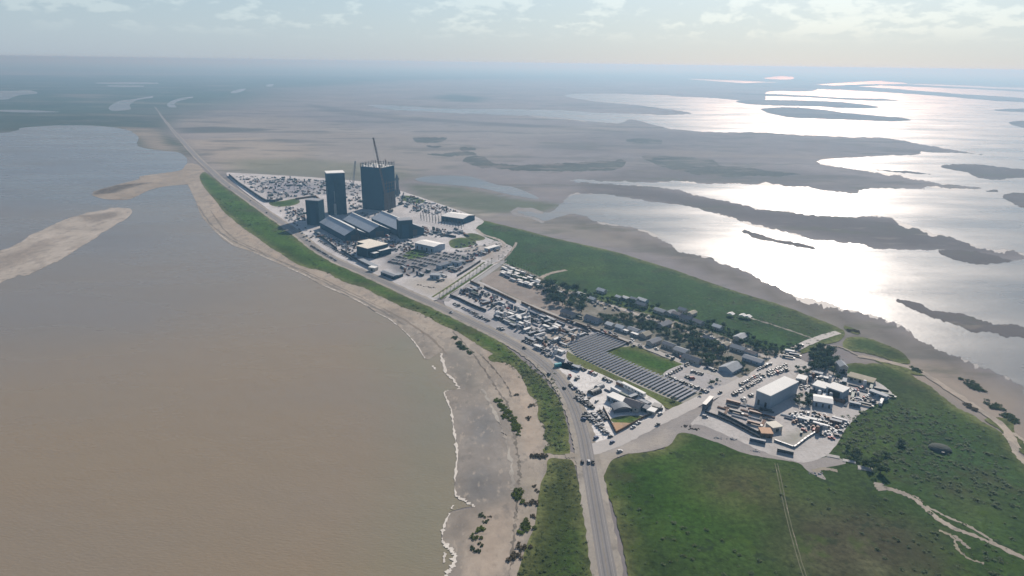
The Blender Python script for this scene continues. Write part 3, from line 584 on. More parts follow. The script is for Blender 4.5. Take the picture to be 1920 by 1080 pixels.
M_brick = plain('brown_roof_shingle', (0.20, 0.18, 0.175), 0.85, 0.2, var=.15, scale=.6)
M_greyroof = plain('grey_roof_sheet', (0.27, 0.29, 0.31), 0.7, 0.3, var=.1, scale=.4)
M_slate = plain('slate_blue_roof', (0.10, 0.12, 0.15), 0.7, 0.3, var=.12, scale=.4)
M_orange = plain('terracotta_roof', (0.47, 0.29, 0.18), 0.8, 0.2, var=.12)
M_stucco = plain('stucco_wall', (0.45, 0.42, 0.37), 0.9, 0.1, var=.1)
M_glass = plain('dark_window_glass', (0.02, 0.025, 0.03), 0.1, 0.6, var=.05)
M_rubber = plain('black_rubber', (0.02, 0.02, 0.02), 0.9, 0.1)
M_conc = plain('concrete', (0.42, 0.40, 0.37), 0.9, 0.15, var=.12)
M_red = plain('red_paint', (0.45, 0.05, 0.035), 0.5, 0.4)
M_teal = plain('teal_paint', (0.02, 0.25, 0.28), 0.5, 0.4)
M_wood = plain('brown_timber', (0.16, 0.10, 0.065), 0.8, 0.2, var=.2)
M_tan = plain('tan_roof_felt', (0.40, 0.36, 0.28), 0.9, 0.1)
M_yellow = plain('pale_yellow_trim', (0.62, 0.55, 0.32), 0.8, 0.2)

class MB:
    def __init__(s): s.v = []; s.f = []
    def box(s, x0, x1, y0, y1, z0, z1, bottom=True):
        b = len(s.v)
        s.v += [(x0, y0, z0), (x1, y0, z0), (x1, y1, z0), (x0, y1, z0), (x0, y0, z1), (x1, y0, z1), (x1, y1, z1), (x0, y1, z1)]
        s.f += [(b, b + 1, b + 5, b + 4), (b + 1, b + 2, b + 6, b + 5), (b + 2, b + 3, b + 7, b + 6), (b + 3, b, b + 4, b + 7), (b + 4, b + 5, b + 6, b + 7)]
        if bottom: s.f.append((b + 3, b + 2, b + 1, b))
        return s
    def extr(s, prof, y0, y1):
        """closed profile in x,z run from y0 to y1"""
        b = len(s.v); n = len(prof)
        s.v += [(x, y0, z) for x, z in prof] + [(x, y1, z) for x, z in prof]
        s.f += [(b + i, b + (i + 1) % n, b + n + (i + 1) % n, b + n + i) for i in range(n)]
        s.f += [tuple(range(b + n - 1, b - 1, -1)), tuple(range(b + n, b + 2 * n))]
        return s
    def lathe(s, prof, n=12, x=0, y=0):
        b = len(s.v); m = len(prof)
        for r, z in prof:
            s.v += [(x + r * math.cos(6.28318 * k / n), y + r * math.sin(6.28318 * k / n), z) for k in range(n)]
        s.f += [(b + i * n + k, b + i * n + (k + 1) % n, b + (i + 1) * n + (k + 1) % n, b + (i + 1) * n + k) for i in range(m - 1) for k in range(n)]
        s.f += [tuple(b + (m - 1) * n + k for k in range(n)), tuple(b + n - 1 - k for k in range(n))]
        return s
    def bar(s, p, q, r, n=4):
        p = Vector(p); q = Vector(q); d = (q - p).normalized()
        a = d.orthogonal().normalized(); c = d.cross(a); b = len(s.v)
        for o in (p, q): s.v += [tuple(o + a * (r * math.cos(6.28318 * (k + .5) / n)) + c * (r * math.sin(6.28318 * (k + .5) / n))) for k in range(n)]
        s.f += [(b + k, b + (k + 1) % n, b + n + (k + 1) % n, b + n + k) for k in range(n)]
        s.f += [tuple(b + n - 1 - k for k in range(n)), tuple(b + n + k for k in range(n))]
        return s
    def mesh(s, name, mat):
        me = bpy.data.meshes.new(name); me.from_pydata(s.v, [], s.f)
        bm = bmesh.new(); bm.from_mesh(me); bmesh.ops.recalc_face_normals(bm, faces=bm.faces); bm.to_mesh(me); bm.free()
        me.materials.append(mat); me.update(); return me
    def part(s, name, mat, parent):
        o = bpy.data.objects.new(name, s.mesh(name, mat)); COL.objects.link(o); o.parent = parent; return o
def ob(name, me, parent=None, loc=None, rz=0.0):
    o = bpy.data.objects.new(name, me); COL.objects.link(o)
    if parent: o.parent = parent
    if loc is not None: o.location = loc; o.rotation_euler.z = rz
    return o
def thing(name, label, cat, loc, rz=0.0, group=None, scale=1.0):
    o = bpy.data.objects.new(name, None); COL.objects.link(o); o.empty_display_size = 1
    o.location = loc; o.rotation_euler.z = rz; o.scale = (scale,) * 3
    return tag(o, label, cat, group)
BUSY = []                                   # ground already taken: (x, y, radius)
def busy(x, y, r): BUSY.append((x, y, r))
def free(x, y, r): return all((x - a) ** 2 + (y - b) ** 2 > (r + c) ** 2 for a, b, c in BUSY)
def edge_frame(p1, p2):
    """local frame on the ground: origin at p1, x towards p2, y away from the camera"""
    a = Vector(G(*p1)); b = Vector(G(*p2)); d = b - a
    return a, d.length, math.atan2(d.y, d.x)
def wld(a, ang, x, y): return (a[0] + x * math.cos(ang) - y * math.sin(ang), a[1] + x * math.sin(ang) + y * math.cos(ang))
def claim(a, ang, L, D):
    n = max(1, int(max(L, D) / min(L, D) + .5)); r = min(L, D) * .62 + 1
    for i in range(n):
        t = (i + .5) / n
        busy(*wld(a, ang, L * t if L > D else L / 2, D * t if D >= L else D / 2), r)
GZ = 0.5
def hall(name, label, cat, p1, p2, depth, h, wall, roof, rise=0.0, along='y', over=.4, ang=None, L=None, doors=2, group=None, trim=None, windows=0):
    """a shed: walls, roof (gabled along x or y, or flat with a rim), doors and windows as parts"""
    a, L0, an = edge_frame(p1, p2); L = L or L0; an = an if ang is None else ang
    t = thing(name, label, cat, (a.x, a.y, GZ), an, group); claim(a, an, L, depth)
    if rise > 0:
        if along == 'y':
            w = MB().extr([(0, 0), (L, 0), (L, h), (L / 2, h + rise - .02), (0, h)], 0, depth)
            r = MB().extr([(-over, h - over * rise / L * 2 + .05), (L / 2, h + rise + .05), (L + over, h - over * rise / L * 2 + .05), (L + over, h - over * rise / L * 2 + .35), (L / 2, h + rise + .35), (-over, h - over * rise / L * 2 + .35)], -over, depth + over)
        else:
            m = MB().extr([(0, 0), (depth, 0), (depth, h), (depth / 2, h + rise - .02), (0, h)], 0, L)
            w = MB(); w.v = [(y, x, z) for x, y, z in m.v]; w.f = m.f
            m = MB().extr([(-over, h - .1), (depth / 2, h + rise + .05), (depth + over, h - .1), (depth + over, h + .2), (depth / 2, h + rise + .35), (-over, h + .2)], -over, L + over)
            r = MB(); r.v = [(y, x, z) for x, y, z in m.v]; r.f = m.f
    else:
        w = MB().box(0, L, 0, depth, 0, h)
        r = MB().box(-over, L + over, -over, depth + over, h + .01, h + .5)
    w.part('wall', wall, t); ro = r.part('roof', roof, t)
    if trim: MB().box(-over - .05, L + over + .05, -over - .25, -over - .02, h - .3, h + .55).part('eave_trim', trim, ro)
    for k in range(doors):
        c = L * (k + .5) / max(1, doors); dw = min(4.5, L / doors * .3)
        MB().box(c - dw / 2, c + dw / 2, -.12, -.02, 0, min(h * .7, 5)).part('door', M_dark, t)
    for k in range(windows):
        c = L * (k + .5) / windows
        MB().box(c - .7, c + .7, -.10, -.02, h * .45, h * .45 + 1.2).part('window', M_glass, t)
    return t, L, a, an

# ---- towers
def tower(name, label, p1, p2, depth, h, wall, ang=None, L=None):
    a, L0, an = edge_frame(p1, p2); L = L or L0; an = an if ang is None else ang
    t = thing(name, label, 'tower', (a.x, a.y, GZ), an); claim(a, an, L, depth)
    MB().box(0, L, 0, depth, 0, h).part('wall', wall, t)
    return t, L
t, L = tower('assembly_tower', 'tall blue-grey tower with flat white roof and pale duct, between the two other towers', (617.5, 404), (651, 402), 30, 80, M_clad)
r = MB().box(-.3, L + .3, -.3, 30.3, 80.05, 81.2).part('roof', M_white, t)
MB().box(L * .37, L * .50, -.35, -.03, 0, 66).part('door', M_clad2, t); MB().box(L * .52, L - .6, -.3, -.03, 0, 72).part('door', M_clad2, t)
MB().box(9.5, 14, -4.5, -.4, 0, 22).part('stair_shaft', M_conc, t); MB().box(11.4, 12.6, -1.8, -.45, 22, 46).part('duct', M_grey, t)
for k in range(1, 8): MB().box(-.12, -.03, 0.4, 29.6, k * 10, k * 10 + .5).part('cladding_seam', M_clad2, t)
t, L = tower('assembly_tower', 'biggest tower, blue-grey, with unfinished steelwork around its open top', (680, 391.5), (719.4, 396), 44, 85, M_clad)
MB().box(.8, L - .8, .8, 43.2, 85.02, 85.6).part('roof_deck', M_white, t)
for k in range(9):
    x = L * k / 8
    for y in (0.4, 43.6):
        MB().box(x - .45, x + .45, y - .4, y + .4, 85.03, 92 + (k % 3) * 1.1).part('column', M_dark, t)
for k in range(1, 8):
    for x in (.4, L - .4): MB().box(x - .4, x + .4, 44 * k / 8 - .4, 44 * k / 8 + .4, 85.03, 91.5 + (k % 2) * 1.4).part('column', M_dark, t)
for y in (.4, 43.6): MB().box(.1, L - .1, y - .25, y + .25, 90.2, 90.9).part('roof_beam', M_dark, t)
for k in range(7): MB().box(L * (k + .3) / 7.5, L * (k + .3) / 7.5 + 3.2, 3 + (k * 5) % 9, 7 + (k * 5) % 9, 85.65, 88.5 + k % 2).part('roof_unit', M_white, t)
for k in range(5): MB().box(L + .05, L + .9, 4 + k * 9, 5 + k * 9, 0, 60 - k * 2).part('scaffold_post', M_steel, t)
for k in range(8): MB().box(L + .1, L + 1.2, 2, 42, 4 + k * 7, 4.6 + k * 7).part('scaffold_deck', M_steel, t)
MB().box(L + .03, L + .3, 3, 41, 0, 34).part('unclad_panel', M_steel, t)
for k in range(1, 6): MB().box(L * k / 6 - .12, L * k / 6 + .12, -.1, -.03, .4, 84.5).part('cladding_seam', M_clad2, t)
t, L = tower('assembly_tower', 'shortest of the three towers, dark blue-grey, nearest to the highway', (576, 422), (600, 424), 19, 45, M_clad2)
MB().box(-.25, L + .25, -.25, 19.25, 45.05, 46).part('roof', M_greyroof, t); MB().box(L * .3, L * .75, -.3, -.03, 0, 38).part('door', M_clad, t)
t, L = tower('block_building', 'windowless dark box building beside the end of the third tent', (749.5, 449), (774.5, 447), 20, 31, M_clad2)
t['category'] = 'building'
MB().box(-.25, L + .25, -.25, 20.25, 31.05, 32).part('roof', M_greyroof, t); MB().box(L * .2, L * .7, -.3, -.03, 0, 24).part('door', M_clad, t)

# ---- rockets behind the biggest tower
def rocket(label, px, h, r):
    x, y = G(*px); t = thing('rocket', label, 'rocket', (x, y, GZ), .6); busy(x, y, 8)
    MB().lathe([(r, 1.5), (r, h * .70)], 16).part('body', M_rocket, t)
    MB().lathe([(r * .998, h * .70), (r * .93, h * .79), (r * .74, h * .88), (r * .45, h * .955), (r * .14, h * .995), (.02, h)], 16).part('nose_cone', M_rocket, t)
    for s in (-1, 1):
        MB().extr([(s * r, 3), (s * (r + 3.4), 3.4), (s * (r + 3.2), 9), (s * r, 17)], -.35, .35).part('fin', M_dark, t)
        MB().extr([(s * r * .9, h * .72), (s * (r + 1.8), h * .74), (s * (r + 1.2), h * .80), (s * r * .75, h * .85)], -.3, .3).part('flap', M_dark, t)
    MB().lathe([(r * 1.35, 0), (r * 1.35, 1.5)], 16).part('stand', M_conc, t)
rocket('tall steel rocket standing at the right behind the biggest tower, in full view', (745.5, 368), 49, 3.7)
rocket('tall steel rocket half hidden behind the biggest tower', (735.0, 364), 50, 3.7)

# ---- cranes
def lattice(m, p, q, w, n, r):
    p = Vector(p); q = Vector(q); d = (q - p).normalized(); a = d.orthogonal().normalized() * w; c = d.cross(a)
    cs = [a + c, a - c, -a - c, -a + c]
    for o in cs: m.bar(p + o * .6, q + o * .35, r)
    for i in range(n):
        u = p.lerp(q, i / n); v = p.lerp(q, (i + 1) / n); s0 = .6 - .25 * i / n; s1 = .6 - .25 * (i + 1) / n
        for k in range(4): m.bar(u + cs[k] * s0, v + cs[(k + 1) % 4] * s1, r * .7)
    return m
def crane(label, px, toppx, reach, h, mat, rz):
    x, y = G(*px); t = thing('crawler_crane', label, 'crane', (x, y, GZ), rz); busy(x, y, 7)
    for s in (-1, 1):
        tr = MB().box(-5, 5, s * 3.2 - .8, s * 3.2 + .8, 0, 1.7).part('track', M_dark, t)
        for k in range(4): MB().lathe([(.6, 0), (.6, 1.8)], 8, -3.6 + k * 2.4, 0).part('track_wheel', M_rubber, tr) if False else None
    MB().box(-3.5, 3, -2.4, 2.4, 1.75, 4.5).part('cab_deck', mat, t); MB().box(1.4, 3.4, 1.3, 3.2, 2.4, 5.1).part('cab', M_glass, t)
    MB().box(-6.5, -3.6, -2.6, 2.6, 1.9, 4.8).part('counterweight', M_dark, t)
    lattice(MB(), (1.5, 0, 3.5), (reach, 0, h), 2.6, 22, .32).part('boom', mat, t)
    lattice(MB(), (-1, 0, 4.5), (-6, 0, h * .22), 1.2, 6, .2).part('mast', mat, t)
    MB().bar((-6, 0, h * .22), (reach, 0, h), .12).bar((-6, 0, h * .22), (-6, 0, 4.6), .12).part('stay', M_dark, t)
    MB().bar((reach, 0, h), (reach, 0, h * .62), .1).lathe([(.5, h * .60), (.8, h * .61), (.5, h * .62)], 6, reach, 0).part('hoist_line', M_dark, t)
crane('tallest lattice crane, rust red, its boom rising past the top of the biggest tower', (731, 398), None, 26, 146, M_steel, math.radians(205))
crane('thin grey lattice crane standing between the two tallest towers', (661, 348), None, 10, 58, M_grey, math.radians(20))
crane('small dark crane in front of the first gabled tent', (678, 457), None, 9, 27, M_dark, math.radians(170))
crane('short dark crane working beside the rockets behind the biggest tower', (752, 384), None, 10, 24, M_dark, math.radians(60))
t = thing('roof_crane', 'little spider crane on the unfinished top of the biggest tower', 'crane', (*G(727, 390.5), GZ + 85.7), 2.0)
MB().box(-1.5, 1.5, -1, 1, 0, 2).part('base', M_steel, t); lattice(MB(), (0, 0, 2), (4, 0, 13), .8, 6, .2).part('boom', M_steel, t)

# ---- the three gabled production tents
def tent(label, p1, p2, depth, h, rise, ang):
    a, L, an0 = edge_frame(p1, p2); an = math.radians(ang)
    t = thing('production_tent', label, 'tent', (a.x, a.y, GZ), an); claim(a, an, L, depth)
    MB().extr([(0.3, 0), (L - .3, 0), (L - .3, h - .1), (L / 2, h + rise - .15), (.3, h - .1)], .3, depth - .3).part('wall', M_clad, t)
    n = 10
    for k in range(n):
        y0, y1 = depth * k / n, depth * (k + 1) / n - .35
        MB().extr([(-.5, h - .3), (L / 2, h + rise), (L / 2, h + rise + .3), (-.5, h)], y0, y1).part('roof_panel', M_tent, t)
        MB().extr([(L + .5, h - .3), (L / 2 + .01, h + rise), (L / 2 + .01, h + rise + .3), (L + .5, h)], y0, y1).part('roof_panel', M_tent, t)
    MB().box(L / 2 - 1.1, L / 2 + 1.1, 0, depth, h + rise + .31, h + rise + .9).part('ridge_cap', M_white, t)
    MB().box(L * .3, L * .7, .05, .28, 0, h * .95).part('door', M_dark, t)
    MB().extr([(.6, h * .98), (L - .6, h * .98), (L / 2, h + rise - .5)], .08, .28).part('gable_panel', M_clad2, t)
tent('gabled grey production tent closest to the highway', (647, 454.5), (680, 447), 118, 11, 9, 35)
tent('middle of the three gabled grey production tents', (693, 448), (728, 441), 118, 11, 9.5, 35)
tent('gabled grey production tent with the dark box building at its end', (752, 447), (796, 441), 122, 12, 10, 35)
# ---- other halls of the factory yard
t, L, a, an = hall('office_building', 'dark-walled building with stepped cream roof by the small crane', 'building', (690, 485), (725, 476), 26, 15, M_clad2, M_cream, doors=2, L=40, trim=M_conc)
MB().box(5, 14, -9, -.5, 0, 8).part('annex', M_clad2, t); rf = MB().box(4.7, 14.3, -9.3, -.6, 8.03, 8.5).part('annex_roof', M_white, t)
MB().box(18, 40, -7, -.5, 0, 9).part('annex', M_clad2, t); MB().box(17.6, 40.4, -7.4, -.6, 9.03, 9.5).part('annex_roof', M_white, t)
MB().box(16, 40, 26.5, 44, 0, 15).part('wing', M_clad2, t); MB().box(15.6, 40.4, 26.45, 44.4, 15.02, 15.55).part('wing_roof', M_cream, t)
hall('warehouse', 'white-roofed blue-walled warehouse beside the small green lawn', 'warehouse', (778, 466), (814, 474), 26, 9, M_wallw, M_white, rise=1.6, along='x', doors=4)
hall('warehouse', 'long hall with bright white gable roof behind the row of bare columns', 'warehouse', (828, 415), (868, 421), 40, 10, M_clad, M_white, rise=3, along='x', doors=3)
hall('shed', 'small white roofed shed at the sandy road junction', 'shed', (916, 472), (936, 466), 9, 4, M_wallw, M_white, doors=1)
hall('shed', 'long low blue-roofed shed at the edge of the highway beside the cream-roofed building', 'shed', (672, 492), (700, 506), 8, 4, M_slate, M_greyroof, doors=2)
hall('shed', 'long grey low office shed fronting the car park', 'shed', (714, 516), (738, 525), 9, 4.5, M_clad2, M_greyroof, doors=3, rise=1, along='x')
hall('shed', 'small grey low shed beside the long office shed', 'shed', (742, 524), (756, 519), 8, 4, M_clad2, M_greyroof, doors=1)
hall('tank_shed', 'white flat shed near the road end of the cream-roofed building', 'shed', (691, 508), (703, 510), 8, 5, M_stucco, M_white, doors=1)
for i, (p, q, d, h) in enumerate((((806, 523), (824, 524), 10, 5), ((826, 506), (846, 500), 9, 5), ((846, 498), (862, 500), 9, 5))):
    hall('shed', ['pale blue-grey shed at the end of the car park', 'slate shed beside the palm-lined road', 'slate shed standing corner to corner with another slate shed'][i], 'shed', p, q, d, h, M_wallw, M_greyroof if i == 0 else M_slate, doors=2)
for i, (p, q) in enumerate((((786, 409), (872, 425)), ((790, 404), (876, 419)), ((787, 413), (868, 430)))):
    for k in range(15):
        u = (k + .5) / 15; x, y = G(p[0] + (q[0] - p[0]) * u, p[1] + (q[1] - p[1]) * u)
        c = thing('steel_column', 'bare steel column in the frame of an unbuilt hall', 'column', (x, y, GZ), -.9, 'bare columns of the unbuilt hall')
        MB().box(-.3, .3, -.3, .3, 0, 11).part('shaft', M_dark, c); MB().box(-.9, .9, -.9, .9, 0, .5).part('footing', M_conc, c); busy(x, y, 1.2)
t = thing('lorry', 'red and white lorry parked between the second and third tents', 'lorry', (*G(727, 445), GZ), math.radians(-52))
MB().box(-6, 3, -1.3, 1.3, 1.1, 4).part('trailer', M_red, t); MB().box(-5.9, 2.9, -.9, .9, 4.02, 4.2).part('trailer_roof', M_white, t); MB().box(3.3, 6, -1.2, 1.2, .6, 3.4).part('cab', M_white, t)
for x in (-5, -3.6, 4.6):
    for s in (-1, 1): MB().lathe([(.5, -.2), (.5, .2)], 8).part('wheel', M_rubber, t).matrix_local = Matrix.Translation((x, s * 1.15, .5)) @ Matrix.Rotation(math.pi / 2, 4, 'X')

# ---- walls and fences round the yards
M_fence = plain('dark_fence', (0.06, 0.065, 0.07), 0.8, 0.2)
def fence(name, label, px, h, mat, th=.35, post=8.0, cat='fence'):
    pts = [G(*p) for p in px]; t = thing(name, label, cat, (*pts[0], GZ), 0)
    ox, oy = pts[0]
    for (ax, ay), (bx, by) in zip(pts[:-1], pts[1:]):
        L = math.hypot(bx - ax, by - ay); n = max(1, round(L / post)); an = math.atan2(by - ay, bx - ax)
        for k in range(n):
            p0 = L * k / n; p1 = L * (k + 1) / n
            o = MB().box(p0 + .15, p1 - .15, -th / 2, th / 2, .15, h).part('panel', mat, t)
            q = MB().box(p0 - .14, p0 + .14, -th / 2 - .12, th / 2 + .12, 0, h + .25).part('post', mat, t)
            for z in (o, q): z.location = (ax - ox, ay - oy, 0); z.rotation_euler.z = an
    return t
fence('boundary_wall', 'dark wall along the edge of the big white yard by the highway', [(430, 330), (448, 345), (470, 360), (492, 375), (500, 379), (515, 379), (530, 375)], 5, M_fence, 1.5, 25, 'wall')
fence('boundary_wall', 'dark wall between the tents and the highway car rows', [(590, 437), (612, 453), (632, 469)], 3.5, M_fence, .8, 12, 'wall')
fence('boundary_wall', 'dark wall beside the low blue-roofed shed', [(640, 471), (656, 481), (672, 491)], 3.5, M_fence, .8, 12, 'wall')
fence('boundary_wall', 'brown dirt wall beside the green patch behind the shortest tower', [(555, 375), (575, 372), (592, 370), (603, 379)], 4, M_wood, 2.0, 20, 'wall')
fence('boundary_wall', 'dark wall along the yard south of the palm-lined road, on the highway side', [(844, 556), (862, 563), (880, 572), (896, 579), (912, 585)], 3, M_fence, .6, 10, 'wall')
fence('boundary_wall', 'brown wall between the storage yard and the bare dirt field', [(908, 540), (935, 552), (952, 560), (968, 568)], 3, M_wood, .6, 10, 'wall')
fence('boundary_wall', 'brown wall between the storage yard and the village street', [(978, 570), (1010, 585), (1050, 601), (1062, 605)], 3, M_wood, .6, 10, 'wall')
fence('boundary_wall', 'brown wall between the village street and the pale dirt yard by the solar rows', [(1062, 602), (1090, 612), (1125, 625), (1180, 647)], 2.5, M_wood, .6, 10, 'wall')
fence('boundary_wall', 'short brown wall by the yard entrance off the palm-lined road', [(882, 530), (900, 538)], 3, M_wood, .6, 8, 'wall')
fence('boundary_wall', 'dark wall in front of the palm-lined road along the pale building lot', [(857, 520), (880, 506), (901, 492)], 3.5, M_fence, .6, 10, 'wall')
fence('boundary_wall', 'dark wall of the yard beside the bare columns', [(812, 437), (836, 443), (855, 446)], 3.5, M_fence, .8, 12, 'wall')
fence('board_fence', 'dark board fence around the lawn and sandpit garden at the road corner', [(1131, 767), (1140, 784), (1155, 814), (1172, 805), (1210, 783)], 2.2, M_wood, .3, 3.0)
fence('board_fence', 'dark fence round the service court behind the garden at the road corner', [(1210, 784), (1243, 769)], 2.2, M_fence, .3, 3.0)
fence('boundary_wall', 'long grey double wall along the dirt side of the eastern compound', [(1347, 776), (1380, 793), (1412, 810), (1428, 818)], 2.4, M_fence, .5, 6, 'wall')
fence('boundary_wall', 'low dark wall along the dirt track outside the eastern compound', [(1322, 775), (1345, 783), (1372, 795), (1402, 811), (1425, 824)], 2.0, M_fence, .5, 6, 'wall')
fence('retaining_wall', 'low grey kerb wall round the gravel basin in the eastern compound', [(1452, 828), (1488, 841), (1494, 837), (1512, 823), (1530, 812)], 1.6, M_grey, 1.2, 5, 'wall')
fence('guard_rail', 'low rail along the eastern edge of the highway beside the white car park', [(1050, 700), (1066, 730), (1080, 757), (1090, 790), (1096, 815)], .9, M_conc, .2, 6) if False else None

# ---- solar field: each tilted row is a thing
M_pv = plain('solar_glass', (0.055, 0.07, 0.115), 0.45, 0.4, var=.05)
ORDS = ['%d%s' % (k, 'th' if 10 < k < 14 else {1: 'st', 2: 'nd', 3: 'rd'}.get(k % 10, 'th')) for k in range(1, 60)]
def pv_row(p, q, i):
    a, L, an = edge_frame(p, q)
    t = thing('solar_row', 'tilted row of blue-black solar panels, %s from the pale dirt yard' % ORDS[i], 'solar panels', (a.x, a.y, GZ), an, 'rows of the solar field')
    n = max(2, round(L / 5.0))
    for k in range(n):
        x0, x1 = L * k / n, L * (k + 1) / n - .12
        m = MB(); b = 0
        m.v = [(x0, -1.3, 1.72), (x1, -1.3, 1.72), (x1, 1.3, 1.28), (x0, 1.3, 1.28), (x0, -1.3, 1.8), (x1, -1.3, 1.8), (x1, 1.3, 1.36), (x0, 1.3, 1.36)]
        m.f = [(0, 1, 5, 4), (1, 2, 6, 5), (2, 3, 7, 6), (3, 0, 4, 7), (4, 5, 6, 7), (3, 2, 1, 0)]
        m.part('panel', M_pv, t)
    m = MB()
    m.box(0, L, -.12, .12, 1.25, 1.4).part('torque_tube', M_grey, t)
    for k in range(n // 2 + 1):
        x = min(L - .2, L * k / (n // 2) + .1); MB().box(x - .1, x + .1, -.1, .1, 0, 1.24).part('post', M_grey, t)
# parallel rows: near ends along the grass strip, far ends along the street and then along the lawn
def to_px(P):
    zc = P[1] * _cp + CAM_H * _sp; yc = -(P[1] * _sp - CAM_H * _cp); x_ = F_PX * P[0] / zc; y_ = F_PX * yc / zc
    return (960 + x_ * _cr - y_ * _sr, 540 + x_ * _sr + y_ * _cr)
R0, R1 = Vector(G(1063, 648)), Vector(G(1121, 626)); dR = (R1 - R0).normalized(); nR = Vector((dR.y, -dR.x))
NEAR = [Vector(G(*p)) for p in ((1060, 645), (1082, 668), (1274, 752), (1290, 759))]
FAR_A = [Vector(G(1112, 622)), Vector(G(1181, 648))]; FAR_B = [Vector(G(1130, 659)), Vector(G(1320, 741))]
def hit(line, s):
    for p, q in zip(line[:-1], line[1:]):
        a_, b_ = (p - R0).dot(nR), (q - R0).dot(nR)
        if min(a_, b_) <= s <= max(a_, b_): return p.lerp(q, (s - a_) / (b_ - a_))
S_END = (Vector(G(1274, 752)) - R0).dot(nR); S_A = (Vector(G(1179, 647)) - R0).dot(nR); NR = 36
for i in range(NR):
    s_ = S_END * i / (NR - 1); p_ = hit(NEAR, s_); q_ = hit(FAR_A if s_ < S_A else FAR_B, s_)
    if p_ and q_: pv_row(to_px(p_), to_px(q_), i)

# ---- the corner site: long white hall, grey-roofed house, slatted canopy, garden
hall('long_hall', 'long white-roofed hall with blue wall beside the grey-roofed house', 'building', (1137, 751), (1166, 764), 9, 4.5, M_wallw, M_white, doors=3, windows=4)
hall('corner_house', 'house with brown-grey gable roof behind the slatted canopy', 'house', (1166, 766), (1196, 776), 12, 4.5, M_stucco, M_brick, rise=3, along='x', windows=3, doors=1)
a, L, an = edge_frame((1151, 778), (1184, 775)); claim(a, an, L, 9)
t = thing('slatted_canopy', 'curved grey slatted canopy beside the garden lawn', 'canopy', (a.x, a.y, GZ), an)
for k in range(9):
    y = k * 1.15; MB().extr([(L * i / 8, 4.2 + 2.2 * math.sin(math.pi * i / 8)) for i in range(9)] + [(L * i / 8, 4.0 + 2.2 * math.sin(math.pi * i / 8)) for i in range(8, -1, -1)], y, y + .8).part('slat', M_greyroof, t)
for x in (.3, L - .3):
    for y in (.4, 9.3): MB().box(x - .15, x + .15, y - .15, y + .15, 0, 4.3).part('post', M_dark, t)
MB().box(1, L - 1, 2, 9, 0, 3.2).part('room', M_slate, t)
sheet('lawn', [(1143, 788), (1160, 782), (1190, 780), (1206, 783), (1184, 795), (1150, 793)], 0.56, M_grass, (0.045, 0.12, 0.015), (), jit=.2, step=5, grid=5)
sheet('sandpit', [(1147, 794), (1152, 793), (1184, 796), (1156, 811)], 0.57, M_beach, (0.52, 0.34, 0.21), (), jit=.2, step=5)
hall('flat_annex', 'flat white-roofed annex inside the fence of the service court', 'building', (1212, 776), (1226, 780), 7, 3, M_stucco, M_white, doors=1)
hall('flat_annex', 'dark low annex joined to the grey-roofed house', 'building', (1200, 771), (1212, 775), 7, 3.4, M_clad2, M_slate, doors=1)
hall('flat_annex', 'pale concrete-roofed annex at the far side of the service court', 'building', (1222, 767), (1236, 771), 6, 2.8, M_stucco, M_conc, doors=1)
t = thing('site_trailer', 'long white box trailer parked along the grass beside the solar rows', 'trailer', (*G(1187, 736), GZ), math.radians(-53))
MB().box(-14, 14, -1.6, 1.6, .9, 4.4).part('body', M_white, t); MB().box(-14.1, 14.1, -1.7, 1.7, 4.42, 4.6).part('roof', M_white, t)
for k in range(7): MB().box(-12.5 + k * 4, -11 + k * 4, -1.68, -1.61, 2.3, 3.4).part('window', M_glass, t)
for x in (-11, 9, 11):
    for s in (-1, 1): MB().lathe([(.5, -.2), (.5, .2)], 8).part('wheel', M_rubber, t).matrix_local = Matrix.Translation((x, s * 1.4, .5)) @ Matrix.Rotation(math.pi / 2, 4, 'X')
busy(*G(1187, 736), 10)
def dome_tent(label, px, L, r, mat):
    x, y = G(*px); t = thing('dome_tent', label, 'tent', (x, y, GZ), math.radians(-50)); busy(x, y, L * .6)
    pr = [(r * math.cos(math.pi * k / 10), r * .9 * math.sin(math.pi * k / 10)) for k in range(11)]
    MB().extr(pr, -L / 2, L / 2).part('cover', mat, t)
    for k in range(4): MB().extr([(1.02 * a_, 1.02 * b_) for a_, b_ in pr], -L / 2 + k * (L - .3) / 3, -L / 2 + k * (L - .3) / 3 + .3).part('rib', M_grey, t)
dome_tent('dark round-topped shelter at the end of the long white hall', (1115, 737), 11, 4.2, M_dark)
dome_tent('small grey round-topped shelter behind the dark one', (1124, 727), 8, 3.2, M_grey)
t = thing('teal_container', 'bright teal box container at the corner of the white car park', 'container', (*G(1046, 688), GZ), math.radians(25))
MB().box(-3.6, 3.6, -1.3, 1.3, .1, 3.2).part('body', M_teal, t); MB().box(3.61, 3.7, -1.1, 1.1, .3, 3).part('door', M_dark, t); MB().box(-3.65, 3.65, -1.34, 1.34, 3.21, 3.35).part('roof', M_teal, t); busy(*G(1046, 688), 5)
# ---- eastern compound
hall('workshop', 'big white-roofed pale blue workshop in the eastern compound', 'building', (1415, 757), (1441, 768), 46, 12.5, M_wallw, M_white, doors=2)
t, L, a, an = hall('hangar', 'white-roofed open-fronted hangar in the eastern compound', 'building', (1547, 741), (1577, 752), 14, 8, M_wallw, M_white, doors=0)
MB().box(2, L - 2, -.25, -.03, 0, 7).part('opening_shade', M_dark, t)  # dark panel on the closed wall, painted as the shade inside the open front
hall('hangar', 'lower white-roofed shed joined to the open-fronted hangar', 'building', (1522, 734), (1545, 741), 13, 6, M_wallw, M_white, doors=3)
hall('shed', 'wide white-roofed shed south of the open-fronted hangar', 'shed', (1524, 762), (1560, 768), 14, 5, M_wallw, M_white, doors=3, rise=1.2, along='x')
hall('shed', 'white-roofed shed between the big workshop and the dark trees', 'shed', (1492, 717), (1508, 721), 10, 4, M_stucco, M_white, doors=1)
